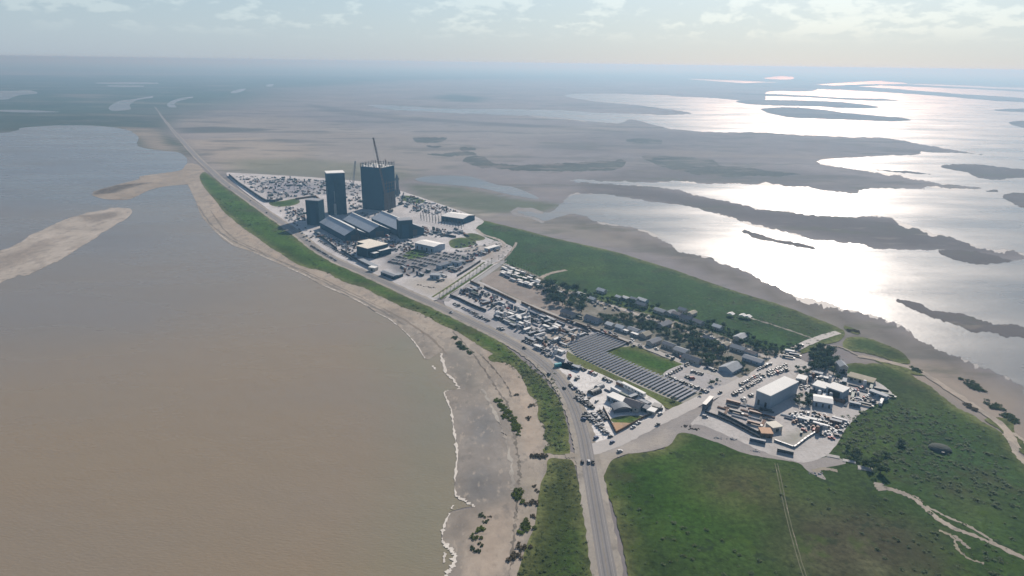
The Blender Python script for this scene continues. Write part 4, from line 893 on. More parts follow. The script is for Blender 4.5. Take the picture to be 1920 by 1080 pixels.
hall('long_building', 'long tan flat-roofed building with pale yellow edges', 'building', (1588, 712), (1636, 725), 11, 3.5, M_stucco, M_tan, doors=3, windows=5, trim=M_yellow)
hall('two_storey_house', 'white two-storey house against the big dark trees', 'house', (1573, 701), (1588, 702), 12, 7, M_stucco, M_greyroof, rise=2.5, along='y', windows=3, doors=1)
hall('shed', 'terracotta-roofed shed at the low end of the eastern compound', 'shed', (1427, 822), (1448, 823), 9, 4, M_wood, M_orange, doors=2)
hall('shed', 'pale pink-roofed shed behind the terracotta-roofed one', 'shed', (1448, 812), (1466, 809), 9, 4, M_stucco, M_cream, doors=1)
hall('office_trailer', 'blue-grey long office trailer at the eastern edge of the compound', 'trailer', (1628, 740), (1660, 752), 5, 3.6, M_wallw, M_greyroof, doors=2, windows=4)
hall('office_trailer', 'grey long trailer beside the white-roofed shed and dark trees', 'trailer', (1521, 704), (1540, 709), 4, 3.4, M_wallw, M_greyroof, doors=1, windows=3)
hall('container_stack', 'dark blue tall container stack at the road edge of the eastern compound', 'container', (1322, 772), (1336, 757), 3, 6, M_slate, M_dark, doors=2)
x, y = G(1762, 843)
t = thing('earth_dome', 'lone grey oval dome standing in the eastern meadow', 'dome', (x, y, .4), math.radians(-15))
m = MB().lathe([(1, 0), (.97, .28), (.86, .52), (.66, .76), (.36, .93), (.03, 1.0)], 20); m.v = [(a * 8.4, b * 7.2, c * 3.6) for a, b, c in m.v]; m.part('shell', plain('mossy_dome_skin', (0.085, 0.095, 0.08), 0.9, 0.1), t)
MB().box(-1, 1, -7.6, -6.3, 0, 1.6).part('hatch', M_dark, t)
for px, L, W in (((1562, 857), 9, 4), ((1592, 866), 9, 3.5), ((1622, 880), 10, 5)):
    x, y = G(*px); t = thing('concrete_slab', 'old pale concrete slab lying in the scrub east of the compound', 'slab', (x, y, .4), math.radians(-22), 'old slabs in the scrub')
    MB().box(-L / 2, L / 2, -W / 2, W / 2, 0, .5).part('deck', M_conc, t); MB().box(-L / 2 - .3, -L / 2 + 2, -W / 2 - .8, -W / 2 - .05, 0, .35).part('broken_edge', M_conc, t)
# ------------------------------------------------------------------ plants
def leaf_mat(name, c0, c1, scale):
    t = NT(name)
    oi = t.node('ShaderNodeObjectInfo').outputs['Random']
    c = t.mix(t.mr(t.noise(scale, 4, .7), .3, .7, 0, 1), c0, c1)
    c = t.mix(1.0, c, t.mr(oi, 0, 1, .75, 1.3), 'MULTIPLY')
    m = t.out(c, .75, .2)                     # leaves pass some of the light that falls on their far side
    tr = t.node('ShaderNodeBsdfTranslucent'); t.l.new(c, tr.inputs[0])
    mx = t.node('ShaderNodeMixShader'); mx.inputs[0].default_value = .38
    t.l.new(t.b.outputs[0], mx.inputs[1]); t.l.new(tr.outputs[0], mx.inputs[2])
    t.l.new(mx.outputs[0], t.n['Material Output'].inputs[0])
    return m
M_leaf = leaf_mat('dark_tree_leaves', (0.032, 0.058, 0.030), (0.068, 0.105, 0.045), .5)
M_leaf2 = leaf_mat('green_tree_leaves', (0.035, 0.065, 0.022), (0.075, 0.115, 0.035), .5)
M_scrub = leaf_mat('scrub_leaves', (0.05, 0.078, 0.026), (0.09, 0.122, 0.042), .06)
M_scrubg = leaf_mat('lush_scrub_leaves', (0.042, 0.078, 0.014), (0.085, 0.14, 0.028), .2)
M_succ = leaf_mat('saltwort_leaves', (0.10, 0.14, 0.02), (0.16, 0.20, 0.04), .4)
M_brush = leaf_mat('dry_brush_leaves', (0.09, 0.075, 0.05), (0.15, 0.125, 0.075), .4)
M_bark = plain('grey_bark', (0.13, 0.105, 0.085), .9, .1, var=.2)
M_frond = leaf_mat('palm_fronds', (0.035, 0.055, 0.025), (0.065, 0.085, 0.035), .5)

def leaf_cloud(R, lumps, n, size, rr, flat=1.0):
    """leaf-sized faces through a lumpy crown: lumps are (x, y, z, radius)"""
    m = MB(); w = [l[3] ** 2 for l in lumps]
    for _ in range(n):
        l = rr.choices(lumps, w)[0]
        d = Vector((rr.gauss(0, 1), rr.gauss(0, 1), rr.gauss(0, 1))).normalized() * l[3] * rr.uniform(.55, 1.08)
        c = Vector((l[0] + d.x, l[1] + d.y, max(.05, l[2] + d.z * flat)))
        u = (d.normalized() * .5 + Vector((rr.gauss(0, .6), rr.gauss(0, .6), rr.gauss(0, .6)))).normalized()
        a = u.orthogonal().normalized(); b = u.cross(a); s = size * rr.uniform(.6, 1.35); k = len(m.v); th = rr.uniform(0, 6.28)
        for q in range(3):
            an = th + q * 2.094 + rr.uniform(-.3, .3); p = c + (a * math.cos(an) + b * math.sin(an)) * s
            m.v.append((p.x, p.y, max(.02, p.z)))
        m.f.append((k, k + 1, k + 2))
    return m
def raw_mesh(m, name, mat):
    me = bpy.data.meshes.new(name); me.from_pydata(m.v, [], m.f); me.materials.append(mat); me.update(); return me
TREES = []
for i in range(5):
    rr = random.Random(40 + i); h = 1.0
    lumps = [(rr.gauss(0, .26), rr.gauss(0, .26), rr.uniform(.42, .85), rr.uniform(.15, .27)) for _ in range(11)] + [(0, 0, .62, .3)]
    cr = leaf_cloud(1, lumps, 620, .062, rr, .9)
    tk = MB().lathe([(.045, 0), (.03, .25), (.02, .6)], 7)
    for k in range(4):
        a = k * 1.57 + rr.random(); tk.bar((0, 0, .25 + .06 * k), (.22 * math.cos(a), .22 * math.sin(a), .55 + .06 * k), .012)
    TREES.append((cr, tk.mesh('trunk', M_bark)))
CROWN = {mm.name: [raw_mesh(c, 'crown', mm) for c, _ in TREES] for mm in (M_leaf, M_leaf2)}
def tree(label, x, y, h, mat, group, wide=1.15, name='tree', z=.45):
    k = rng.randrange(5)
    t = thing(name, label, 'tree', (x, y, z), rng.uniform(0, 6.28), group); t.scale = (h * wide, h * wide, h)
    ob('crown', CROWN[mat.name][k], t); ob('trunk', TREES[k][1], t); busy(x, y, h * .25)
def scatter(px_poly, n, r, tries=60):
    P = GA(px_poly); lo_, hi_ = P.min(0), P.max(0); out = []
    for _ in range(n * tries):
        if len(out) >= n: break
        x, y = rng.uniform(lo_[0], hi_[0]), rng.uniform(lo_[1], hi_[1])
        if inside(P, np.array([x]), np.array([y]))[0] and free(x, y, r): out.append((x, y)); busy(x, y, r)
    return out
# palms
def palm_meshes():
    out = []
    for i in range(2):
        rr = random.Random(90 + i); m = MB()
        for k in range(15):
            a = k * 2.399; up = rr.uniform(-.1, .8); L = rr.uniform(1.7, 2.4); p0 = Vector((0, 0, 0)); w = .34
            side = Vector((-math.sin(a), math.cos(a), 0)); pr = None
            for s in range(5):
                u = s / 4; p = Vector((math.cos(a) * L * u, math.sin(a) * L * u, L * (up * u - .85 * u * u)))
                ww = w * (1 - .75 * u) * (.5 if s == 0 else 1); q = (p + side * ww, p - side * ww); b = len(m.v)
                if pr: m.v += [tuple(pr[0]), tuple(pr[1]), tuple(q[1]), tuple(q[0])]; m.f.append((b, b + 1, b + 2, b + 3))
                pr = q
        out.append(raw_mesh(m, 'fronds', M_frond))
    return out
PALM = palm_meshes(); PTRUNK = MB().lathe([(.26, 0), (.17, .5), (.15, 1)], 7).mesh('trunk', M_bark)
def palm(label, x, y, h, group):
    t = thing('palm_tree', label, 'palm tree', (x, y, .5), rng.uniform(0, 6.28), group)
    tr = ob('trunk', PTRUNK, t); tr.scale = (1, 1, h); f = ob('fronds', rng.choice(PALM), t); f.location = (0, 0, h); busy(x, y, 1.5)
ORD = ['first', 'second', 'third', 'fourth', 'fifth', 'sixth', 'seventh', 'eighth', 'ninth', 'tenth', 'eleventh', 'twelfth', 'thirteenth', 'fourteenth', 'fifteenth', 'sixteenth', 'seventeenth', 'eighteenth', 'nineteenth', 'twentieth'] + ['twenty-' + w for w in ('first', 'second', 'third', 'fourth', 'fifth', 'sixth', 'seventh', 'eighth', 'ninth')] + ['thirtieth'] + ['thirty-' + w for w in ('first', 'second', 'third', 'fourth', 'fifth', 'sixth', 'seventh')]
def along(p, q, n, jit=0.0):
    for k in range(n):
        u = k / max(1, n - 1); x, y = G(p[0] + (q[0] - p[0]) * u, p[1] + (q[1] - p[1]) * u)
        yield k, x + rng.uniform(-jit, jit), y + rng.uniform(-jit, jit)
for k, x, y in along((824, 560), (922, 495), 15): palm('palm on the median of the palm-lined road, %s from the highway' % ORD[k], x, y, 7.5 + rng.uniform(-1, 1), 'palms on the road median')
for k, x, y in along((936, 488), (1012, 524), 16, .8): palm('slim palm beside the meadow, %s from the palm-lined road' % ORD[k], x, y, 8 + rng.uniform(-1.5, 1.5), 'palms between village and meadow')
for k, x, y in along((1180, 580), (1440, 668), 14, 2.5): palm('palm along the northern village street, %s from the tall dark trees' % ORD[k], x, y, 7 + rng.uniform(-2, 2), 'palms on the northern village street')

# ------------------------------------------------------------------ village houses
HM = {'white': M_white, 'grey': M_greyroof, 'slate': M_slate, 'brown': M_brick, 'tan': M_tan}
HOUSES = [  # pixel of the middle of the base, length, depth, storey height, roof
 (1090, 556, 12, 8, 'white', 'tucked behind the tall dark trees'), (1128, 549, 12, 8, 'white', 'at the meadow edge past the tall dark trees'), (1111, 565, 9, 7, 'white', 'right beside the tall dark trees'),
 (1160, 562, 8, 6, 'white', 'at the bright green meadow edge, smallest of its row'), (1174, 563, 9, 7, 'white', 'at the bright green meadow edge in the middle of a white-roofed row'), (1189, 566, 10, 7, 'grey', 'between two white-roofed houses at the meadow edge'), (1205, 567, 13, 8, 'white', 'at the end of the white-roofed row by the meadow'), (1203, 576, 14, 8, 'slate', 'in front of the white-roofed row by the meadow'),
 (1238, 587, 15, 9, 'grey', 'on the meadow side of the northern street, next to a slate roof'), (1257, 590, 12, 8, 'slate', 'on the northern street, next to a long grey roof'), (1269, 594, 11, 8, 'brown', 'on the meadow side of the northern street'), (1287, 602, 14, 9, 'slate', 'past the brown-roofed one on the northern street'), (1307, 608, 15, 9, 'slate', 'on the northern street opposite the brightest shed'), (1280, 586, 10, 7, 'grey', 'set back at the meadow edge'), (1297, 592, 12, 7, 'tan', 'set back at the meadow edge'),
 (1112, 603, 20, 10, 'slate', 'big and standing alone by the southern street'), (1066, 592, 19, 9, 'slate', 'big, nearest the bare dirt field'), (1144, 613, 9, 8, 'white', 'square, next to the big lone slate-roofed one'), (1163, 619, 10, 8, 'white', 'square, on the southern street'), (1188, 624, 14, 8, 'grey', 'on the southern street behind a white awning'), (1245, 613, 17, 9, 'slate', 'in the middle of the village trees'), (1210, 632, 11, 9, 'tan', 'beside the yellow-green lawn'), (1226, 645, 17, 8, 'slate', 'long, facing the solar field lawn'), (1254, 652, 14, 8, 'slate', 'facing the lawn, next to a long slate roof'), (1277, 663, 14, 10, 'grey', 'with one bright gable, facing the lawn'), (1297, 678, 19, 9, 'slate', 'long, at the head of the car park'),
 (1345, 618, 10, 8, 'white', 'set back on the northern street'), (1388, 637, 15, 10, 'grey', 'hip-shaped, on the meadow side of the northern street'), (1360, 651, 9, 7, 'tan', 'between the streets'), (1384, 658, 15, 9, 'grey', 'between the streets near the dark trees'), (1408, 667, 12, 7, 'brown', 'low, between the streets'), (1412, 679, 20, 9, 'grey', 'long, at the corner lawn by the concrete road'), (1370, 694, 20, 15, 'grey', 'large and broad, beside a pale courtyard'), (1330, 640, 12, 8, 'slate', 'half hidden among village trees'), (1050, 553, 8, 6, 'white', 'in front of the tall dark trees'), (1008, 534, 10, 5, 'white', 'low, by the sandy meadow track')]
def village_house(px, py, L, W, rk, where):
    x, y = G(px, py); an = math.radians(-47 + rng.uniform(-3, 3) + (90 if rng.random() < .15 else 0)); h = 3.2 + rng.uniform(0, .8); rise = W * rng.uniform(.18, .28)
    t = thing('village_house', '%s-roofed village house %s' % (rk, where), 'house', (x, y, GZ), an, 'village houses'); busy(x, y, max(L, W) * .5)
    hw, hl = W / 2, L / 2
    m = MB().extr([(-hw, 0), (hw, 0), (hw, h), (0, h + rise - .02), (-hw, h)], -hl, hl); m.v = [(b, a, c) for a, b, c in m.v]; m.part('wall', rng.choice([M_stucco, M_wallw, M_conc, M_stucco]), t)
    for s in (-1, 1):
        m = MB().extr([(s * (hw + .5), h - .2), (0, h + rise + .02), (0, h + rise + .22), (s * (hw + .5), h)], -hl - .5, hl + .5); m.v = [(b, a, c) for a, b, c in m.v]; m.part('roof_slope', HM[rk], t)
    MB().box(-.5, .5, -hw - .06, -hw - .01, 0, 2.1).part('door', M_wood, t)
    for u in (-.3, .3): MB().box(L * u - .6, L * u + .6, -hw - .06, -hw - .01, 1, 2.1).part('window', M_glass, t)
for hx in HOUSES: village_house(*hx)
t = thing('awning', 'bright white zigzag awning on the southern village street', 'awning', (*G(1193, 630), GZ), math.radians(35))
for k in range(5): MB().extr([(-1.6 + k * 3.2, 2.6), (k * 3.2, 3.8), (1.6 + k * 3.2, 2.6), (k * 3.2, 3.65)], -2, 2).part('canopy', M_white, t); MB().box(k * 3.2 - .08, k * 3.2 + .08, -1.9, -1.75, 0, 3.6).part('pole', M_grey, t)
for px, s in (((1370, 593), 'square'), ((1392, 596), 'first long'), ((1402, 598), 'second long')):
    x, y = G(*px); t = thing('canopy_tent', 'white %s canopy tent on the cleared dirt by the meadow' % s, 'tent', (x, y, GZ), math.radians(-40)); busy(x, y, 5)
    MB().extr([(-4, 2.8), (0, 4.6), (4, 2.8)], -3.5, 3.5).part('roof', M_white, t)
    for a in (-3.7, 3.7):
        for b in (-3.2, 3.2): MB().box(a - .1, a + .1, b - .1, b + .1, 0, 2.85).part('leg', M_grey, t)
for x, y in scatter([(1032, 552), (1050, 540), (1075, 545), (1100, 560), (1105, 575), (1095, 590), (1062, 585), (1035, 568)], 17, 5.5): tree('tall dark tree in the dense grove by the bare dirt field', x, y, rng.uniform(8, 13), M_leaf, 'dense grove by the dirt field')
for x, y in scatter([(1018, 535), (1030, 532), (1048, 545), (1050, 565), (1030, 562)], 5, 5): tree('dark tree standing at the head of the dense grove, next to the sandy track', x, y, rng.uniform(9, 13), M_leaf, 'trees at the head of the grove')
for x, y in scatter([(1520, 664), (1540, 655), (1560, 660), (1566, 680), (1552, 696), (1524, 697)], 22, 3.0): tree('big dark tree in the thick clump beside the two-storey house', x, y, rng.uniform(6.5, 9.5), M_leaf, 'thick clump by the two-storey house')
for x, y in scatter([(1125, 592), (1240, 600), (1330, 638), (1370, 655), (1350, 672), (1290, 650), (1200, 622), (1130, 608)], 62, 3.0): tree('dark village tree between the two village streets', x, y, rng.uniform(5, 9), M_leaf if rng.random() < .8 else M_leaf2, 'trees between the village streets')
for x, y in scatter([(1090, 548), (1230, 578), (1350, 612), (1440, 650), (1430, 660), (1330, 625), (1200, 585), (1090, 558)], 46, 2.6): tree('small tree on the meadow side of the northern village street', x, y, rng.uniform(4, 7.5), M_leaf if rng.random() < .65 else M_leaf2, 'trees on the meadow side of the village')
for x, y in scatter([(1300, 668), (1350, 672), (1400, 690), (1390, 706), (1350, 692), (1310, 682)], 12, 3): tree('dark tree near the head of the solar car park', x, y, rng.uniform(5, 8), M_leaf, 'trees at the solar car park')
for x, y in scatter([(1405, 655), (1500, 648), (1500, 660), (1440, 672)], 22, 2.4): tree('low dense tree on the slope beside the concrete road', x, y, rng.uniform(3.5, 6), M_leaf, 'trees by the concrete road')
for x, y in scatter([(955, 500), (1010, 525), (1040, 548), (1020, 552), (960, 522)], 26, 2.2): tree('small tree in the planted trailer plots beside the palms', x, y, rng.uniform(3, 5.5), M_leaf if rng.random() < .5 else M_leaf2, 'trees in the trailer plots')
for px, h in (((1333, 722), 5), ((1344, 718), 4), ((1262, 752), 3.5), ((1312, 742), 3), ((1385, 690), 6), ((1398, 700), 5)):
    tree('young green tree at the edge of the solar field car park', *G(*px), h, M_leaf2, 'young trees at the solar field')
for x, y in scatter([(1500, 745), (1530, 752), (1520, 765), (1490, 765)], 6, 2.5) + scatter([(1490, 690), (1520, 698), (1500, 712)], 6, 2.5) + scatter([(1560, 700), (1590, 708), (1570, 714)], 5, 2.5): tree('dark tree among the sheds of the eastern compound', x, y, rng.uniform(4, 7), M_leaf, 'trees among the compound sheds')
for px, h in (((1618, 872), 5), ((1632, 880), 6), ((1600, 860), 5), ((1650, 888), 7), ((1610, 855), 4.5), ((1642, 868), 4.5), ((1660, 855), 4), ((1690, 836), 5), ((1590, 845), 4)):
    tree('round bush-like tree in the scrub beside the old slabs', *G(*px), h, M_leaf2 if rng.random() < .4 else M_leaf, 'bushy trees by the old slabs', 1.5)
# shrubs on the sand
def shrub_mesh(seed, mat, n=260):
    rr = random.Random(seed); lumps = [(rr.gauss(0, .45), rr.gauss(0, .45), .25, rr.uniform(.3, .5)) for _ in range(6)]
    return raw_mesh(leaf_cloud(1, lumps, n, .16, rr, .6), 'foliage', mat)
SHRUB = {m.name: [shrub_mesh(s, m) for s in (1, 2, 3)] for m in (M_scrub, M_succ, M_brush, M_scrubg)}
STEM = MB().lathe([(.07, 0), (.04, .5)], 5).mesh('stem', M_bark)
def shrub(label, x, y, r, mat, group, flat=.7, z=.3):
    r *= 1.45; t = thing('shrub', label, 'shrub', (x, y, z), rng.uniform(0, 6.28), group); t.scale = (r, r, r * flat)
    ob('foliage', rng.choice(SHRUB[mat.name]), t); ob('stem', STEM, t)
for px, r, m, lab in (((974, 922), 2.6, M_succ, 'bright green'), ((974, 930), 2.8, M_succ, 'bright green'), ((973, 938), 2.4, M_succ, 'bright green'), ((987, 980), 2.6, M_succ, 'bright green'), ((985, 988), 2.8, M_succ, 'bright green'), ((983, 996), 2.4, M_succ, 'bright green'),
                      ((1002, 945), 2.6, M_brush, 'brown'), ((977, 1025), 2.7, M_brush, 'brown'), ((970, 1045), 2.8, M_brush, 'brown'), ((1000, 970), 1.6, M_brush, 'brown'), ((1008, 922), 1.4, M_brush, 'brown'), ((1003, 912), 1.2, M_brush, 'brown'),
                      ((903, 966), 1.6, M_scrub, 'dark green'), ((909, 979), 1.3, M_scrub, 'dark green'), ((897, 995), 2.0, M_succ, 'bright green'), ((904, 994), 1.5, M_succ, 'bright green'), ((889, 1007), 2.2, M_succ, 'bright green'), ((900, 1021), 1.4, M_scrub, 'dark green'), ((886, 1028), 1.4, M_scrub, 'dark green'), ((894, 1034), 1.5, M_scrub, 'dark green'), ((920, 970), .8, M_brush, 'brown'),
                      ((1004, 856), 2.4, M_brush, 'brown'), ((1011, 856), 2.6, M_brush, 'brown'), ((1018, 857), 2.3, M_brush, 'brown'), ((999, 761), 2.0, M_brush, 'brown'), ((992, 784), 1.8, M_brush, 'brown'), ((967, 741), 1.6, M_brush, 'brown')):
    shrub('%s shrub growing by itself on the open beach' % lab, *G(*px), r, m, '%s shrubs on the open beach' % lab)
for poly, n, m, lab in (([(928, 747), (938, 750), (955, 772), (972, 790), (976, 815), (968, 818), (960, 795), (940, 775)], 60, M_succ, 'bright green shrub in the long mat beside the tide line'), ([(847, 628), (853, 632), (870, 650), (886, 662), (878, 664), (862, 652)], 34, M_scrub, 'dark green shrub in the narrow mat on the upper beach'),
                        ([(1797, 706), (1812, 710), (1842, 728), (1850, 738), (1835, 736), (1812, 722)], 30, M_scrub, 'dark shrub in the long island on the eastern sand'), ([(1840, 750), (1856, 750), (1880, 764), (1884, 770), (1862, 768)], 20, M_scrub, 'dark shrub in the middle island on the eastern sand'), ([(1876, 776), (1890, 776), (1912, 790), (1910, 797), (1890, 790)], 20, M_scrub, 'dark shrub in the last island on the eastern sand'),
                        ([(1806, 758), (1816, 757), (1832, 767), (1826, 771)], 10, M_brush, 'brown shrub in the small island on the eastern sand'), ([(1700, 686), (1715, 687), (1728, 698), (1715, 699)], 12, M_scrub, 'dark shrub in the island by the meadow point'), ([(1586, 615), (1612, 623), (1608, 627), (1588, 620)], 12, M_brush, 'brown shrub in the strip on the northern sand')):
    P = GA(poly); lo_, hi_ = P.min(0), P.max(0); c = 0
    while c < n:
        x, y = rng.uniform(lo_[0], hi_[0]), rng.uniform(lo_[1], hi_[1])
        if inside(P, np.array([x]), np.array([y]))[0]: shrub(lab, x, y, rng.uniform(1.1, 2.0), m, lab.replace('shrub', 'shrubs', 1)); c += 1
# scrub no one could count: low clumps all over the grassland
def scrub(name, label, specs, mat):
    m = MB(); rr = random.Random(17)
    for poly, n, r0, r1 in specs:
        P = GA(poly); lo_, hi_ = P.min(0), P.max(0); N = n * 4
        X = np.array([rr.uniform(lo_[0], hi_[0]) for _ in range(N)]); Y = np.array([rr.uniform(lo_[1], hi_[1]) for _ in range(N)])
        k = np.where(inside(P, X, Y))[0][:n]
        for i in k:
            x, y = X[i], Y[i]
            if math.sin(x * .021 + 1.3) + math.sin(y * .027) + math.sin((x + y) * .043) < rr.uniform(-1.6, 2.2): continue
            r = r0 + (r1 - r0) * rr.random() ** 2.5
            for _ in range(int(5 + 9 * r)):
                a, d = rr.uniform(0, 6.28), r * math.sqrt(rr.random()); s = r * rr.uniform(.25, .5)
                px, py, pz = x + d * math.cos(a), y + d * math.sin(a), .45 + r * .7 * (1 - (d / r) ** 2) * rr.uniform(.3, 1)
                b = len(m.v); t0 = rr.uniform(0, 6.28); ti = rr.uniform(-.6, .6)
                for q in range(3):
                    an = t0 + q * 2.094; m.v.append((px + s * math.cos(an), py + s * math.sin(an), max(.46, pz + s * ti * math.cos(an + 1))))
                m.f.append((b, b + 1, b + 2))
    o = ob(name, raw_mesh(m, name, mat)); tag(o, label, 'scrub', kind='stuff')
EM = [(1135, 890), (1260, 838), (1400, 855), (1540, 880), (1600, 800), (1700, 740), (1780, 770), (1890, 830), (2000, 930), (2100, 1150), (1220, 1150), (1165, 1000)]
scrub('scrub', 'low dark scrub dotted over the meadows', [(EM, 2800, .4, 1.8), ([(1580, 780), (1690, 760), (1780, 790), (1890, 860), (1900, 960), (1760, 940), (1640, 880), (1570, 850)], 1500, .6, 2.2),
      ([(905, 418), (1050, 452), (1250, 505), (1450, 570), (1575, 622), (1500, 660), (1280, 610), (1050, 540), (950, 500), (890, 440)], 4200, .5, 1.9), ([(1028, 866), (1075, 870), (1100, 980), (1115, 1085), (970, 1085), (1005, 990)], 1100, .35, 1.3),
      ([(1040, 700), (1062, 800), (1066, 846), (1024, 846), (1012, 770), (975, 700), (925, 672), (960, 665)], 900, .5, 1.7)], M_scrub)
scrub('scrub', 'thick green scrub along the highway verge', [([(376, 332), (420, 352), (525, 425), (586, 474), (671, 514), (760, 558), (860, 603), (950, 650), (1000, 692), (985, 720), (930, 668), (830, 610), (730, 566), (610, 512), (480, 448), (400, 372)], 5600, .6, 2.2)], M_scrubg)

# ------------------------------------------------------------------ vehicles
PAINT = {c: plain(c + '_car_paint', v, .55, .25, var=.04) for c, v in (('white', (.50, .50, .49)), ('silver', (.22, .23, .24)), ('black', (.018, .018, .02)), ('grey', (.10, .105, .11)), ('red', (.28, .02, .02)), ('blue', (.02, .06, .16)))}
def car_prof(kind):
    if kind == 'pickup': return [(-2.8, .55), (2.75, .5), (2.8, 1.0), (1.5, 1.15), (-2.8, 1.15)], [(-.75, 1.15), (1.45, 1.15), (.75, 1.85), (-.6, 1.88)], 1.95
    if kind == 'van': return [(-2.6, .45), (2.6, .45), (2.6, 1.1), (2.0, 1.3), (-2.6, 1.3)], [(-2.6, 1.3), (2.0, 1.3), (1.4, 2.35), (-2.55, 2.4)], 1.95
    if kind == 'suv': return [(-2.4, .5), (2.4, .5), (2.4, .95), (1.4, 1.12), (-2.4, 1.12)], [(-2.35, 1.12), (1.35, 1.12), (.7, 1.85), (-2.25, 1.88)], 1.92
    return [(-2.35, .42), (2.35, .42), (2.35, .8), (1.5, .95), (-2.3, 1.0)], [(-2.1, 1.0), (1.3, .97), (.5, 1.62), (-1.75, 1.65)], 1.85
CARM = {}
for kd in ('pickup', 'van', 'car', 'suv'):
    lo_p, hi_p, w = car_prof(kd)
    cab = MB().extr(hi_p, -w * .44, w * .44); roof_z = max(z for _, z in hi_p); rx = [x for x, z in hi_p if z > roof_z - .1]
    CARM[kd] = {'glass': cab.mesh('windows', M_glass), 'wheel': None}
    wm = MB().lathe([(.36, -.12), (.36, .12)], 8); wm.v = [(a, c, b) for a, b, c in wm.v]; CARM[kd]['wheel'] = wm.mesh('wheel', M_rubber)
    for c in PAINT:
        b = MB().extr(lo_p, -w / 2, w / 2)
        CARM[kd][c] = b.mesh('body', PAINT[c]); CARM[kd]['roof' + c] = MB().box(min(rx) - .05, max(rx) + .1, -w * .43, w * .43, roof_z + .005, roof_z + .09).mesh('roof', PAINT[c])
CNAME = {'pickup': 'pickup_truck', 'van': 'van', 'car': 'car', 'suv': 'suv'}; NCAR = [0]
def vehicle(x, y, an, where, group, kind=None, col=None, z=GZ + .06):
    kind = kind or rng.choices(['pickup', 'car', 'suv', 'van'], [4, 3.2, 3, 1])[0]; col = col or rng.choices(list(PAINT), [22, 16, 32, 24, 3, 3])[0]
    NCAR[0] += 1
    t = thing(CNAME[kind], '%s %s %s' % (col, {'pickup': 'pickup truck', 'van': 'van', 'car': 'car', 'suv': 'suv'}[kind], where), {'pickup': 'pickup truck', 'van': 'van', 'car': 'car', 'suv': 'suv'}[kind], (x, y, z), an, group); busy(x, y, 1.6)
    M = CARM[kind]; ob('body', M[col], t); cb = ob('windows', M['glass'], t); ob('roof', M['roof' + col], t)
    if y < 760:
        for a in (-1.5, 1.55):
            for s in (-.86, .86): ob('wheel', M['wheel'], t).location = (a, s, .36)
def row(p, q, n, where, group, turn=90, gap=.12, jit=.35):
    a, b = G(*p), G(*q); an = math.atan2(b[1] - a[1], b[0] - a[0]) + math.radians(turn)
    for k in range(n):
        if rng.random() < gap: continue
        u = (k + .5) / n
        vehicle(a[0] + (b[0] - a[0]) * u + rng.uniform(-jit, jit), a[1] + (b[1] - a[1]) * u + rng.uniform(-jit, jit), an + rng.uniform(-.08, .08) + (math.pi if rng.random() < .3 else 0), where % ORD[k], group)
g = 'vehicles in the white car park'
row((1063, 681), (1072, 684), 3, 'by the teal container, %s along', g); row((1080, 688), (1147, 718), 17, '%s in the row against the solar field grass', g, gap=.18)
row((1064, 714), (1070, 704), 3, 'mid white car park, %s from the highway', g, 30); row((1078, 714), (1086, 707), 3, 'in the tight knot in the white car park, %s along', g, 40)
row((1068, 722), (1096, 744), 9, '%s in the upper row of the white car park', g); row((1079, 745), (1113, 768), 11, '%s in the middle row of the white car park', g, gap=.05)
row((1098, 746), (1126, 756), 6, '%s in the short row in front of the white hall', g, gap=.2); row((1086, 742), (1108, 762), 7, '%s in the second middle row of the white car park', g, gap=.1); row((1097, 775), (1146, 822), 17, '%s in the long row towards the road junction', g, gap=.03); row((1108, 776), (1138, 806), 9, '%s in the second row towards the road junction', g, gap=.25)
row((1124, 771), (1136, 790), 5, '%s in the row outside the garden fence', g); row((1093, 790), (1096, 784), 2, 'near the highway edge and garden corner, %s of two', g)
for px, w in (((1118, 823), 'alone between the junction and the long row'), ((1148, 831), 'leaving the white car park at the junction'), ((1187, 803), 'outside the garden fence on the concrete road, nearer the corner'), ((1197, 795), 'outside the garden fence on the concrete road, farther from the corner'), ((1238, 778), 'outside the service court on the concrete road')):
    vehicle(*G(*px), math.radians(38), w, g)
g = 'vehicles driving on the roads'
for px, w, a in (((1092, 868), 'on the highway at the junction, alone in its lane', 93), ((1104, 868), 'on the highway at the junction, inner of a pair', 93), ((1112, 869), 'on the highway at the junction, outer of a pair', 93), ((1058, 729), 'on the highway beside the white car park', 115), ((1029, 703), 'on the highway near the teal container', 125), ((983, 654), 'on the highway beside the storage yard', 128), ((846, 587), 'on the highway near the palm-lined road', 130),
                 ((1233, 798), 'on the concrete road beside the bare dirt', 38), ((1350, 738), 'on the concrete road beside the eastern compound', 38), ((1162, 848), 'on the dirt beside the junction', 20), ((1155, 629), 'on the southern village street', -48), ((1202, 652), 'on the street beside the lawn', -48), ((1252, 668), 'on the street above the lawn', -48), ((470, 377), 'on the highway beside the big white yard', 124), ((500, 400), 'on the highway past the white yard wall corner', 124), ((430, 352), 'on the highway near the end of the yard', 124)):
    vehicle(*G(*px), math.radians(a), w, g, col=rng.choice(['white', 'black', 'grey', 'black']), z=.68)
g = 'vehicles in the solar field car park'
row((1248, 707), (1292, 683), 10, '%s in the row along the lawn end', g, 50, .05); row((1254, 709), (1328, 737), 17, '%s in the row along the solar rows', g, 80, .1); row((1295, 697), (1318, 704), 5, '%s in the inner row of the solar car park', g); row((1285, 707), (1310, 716), 5, '%s in the lower inner row of the solar car park', g, 60, .3)
row((1326, 690), (1342, 697), 5, '%s in the cluster by the broad grey-roofed house', g); row((1275, 672), (1312, 684), 7, '%s parked along the street above the lawn', g, 0, .2)
g = 'vehicles in the eastern compound'
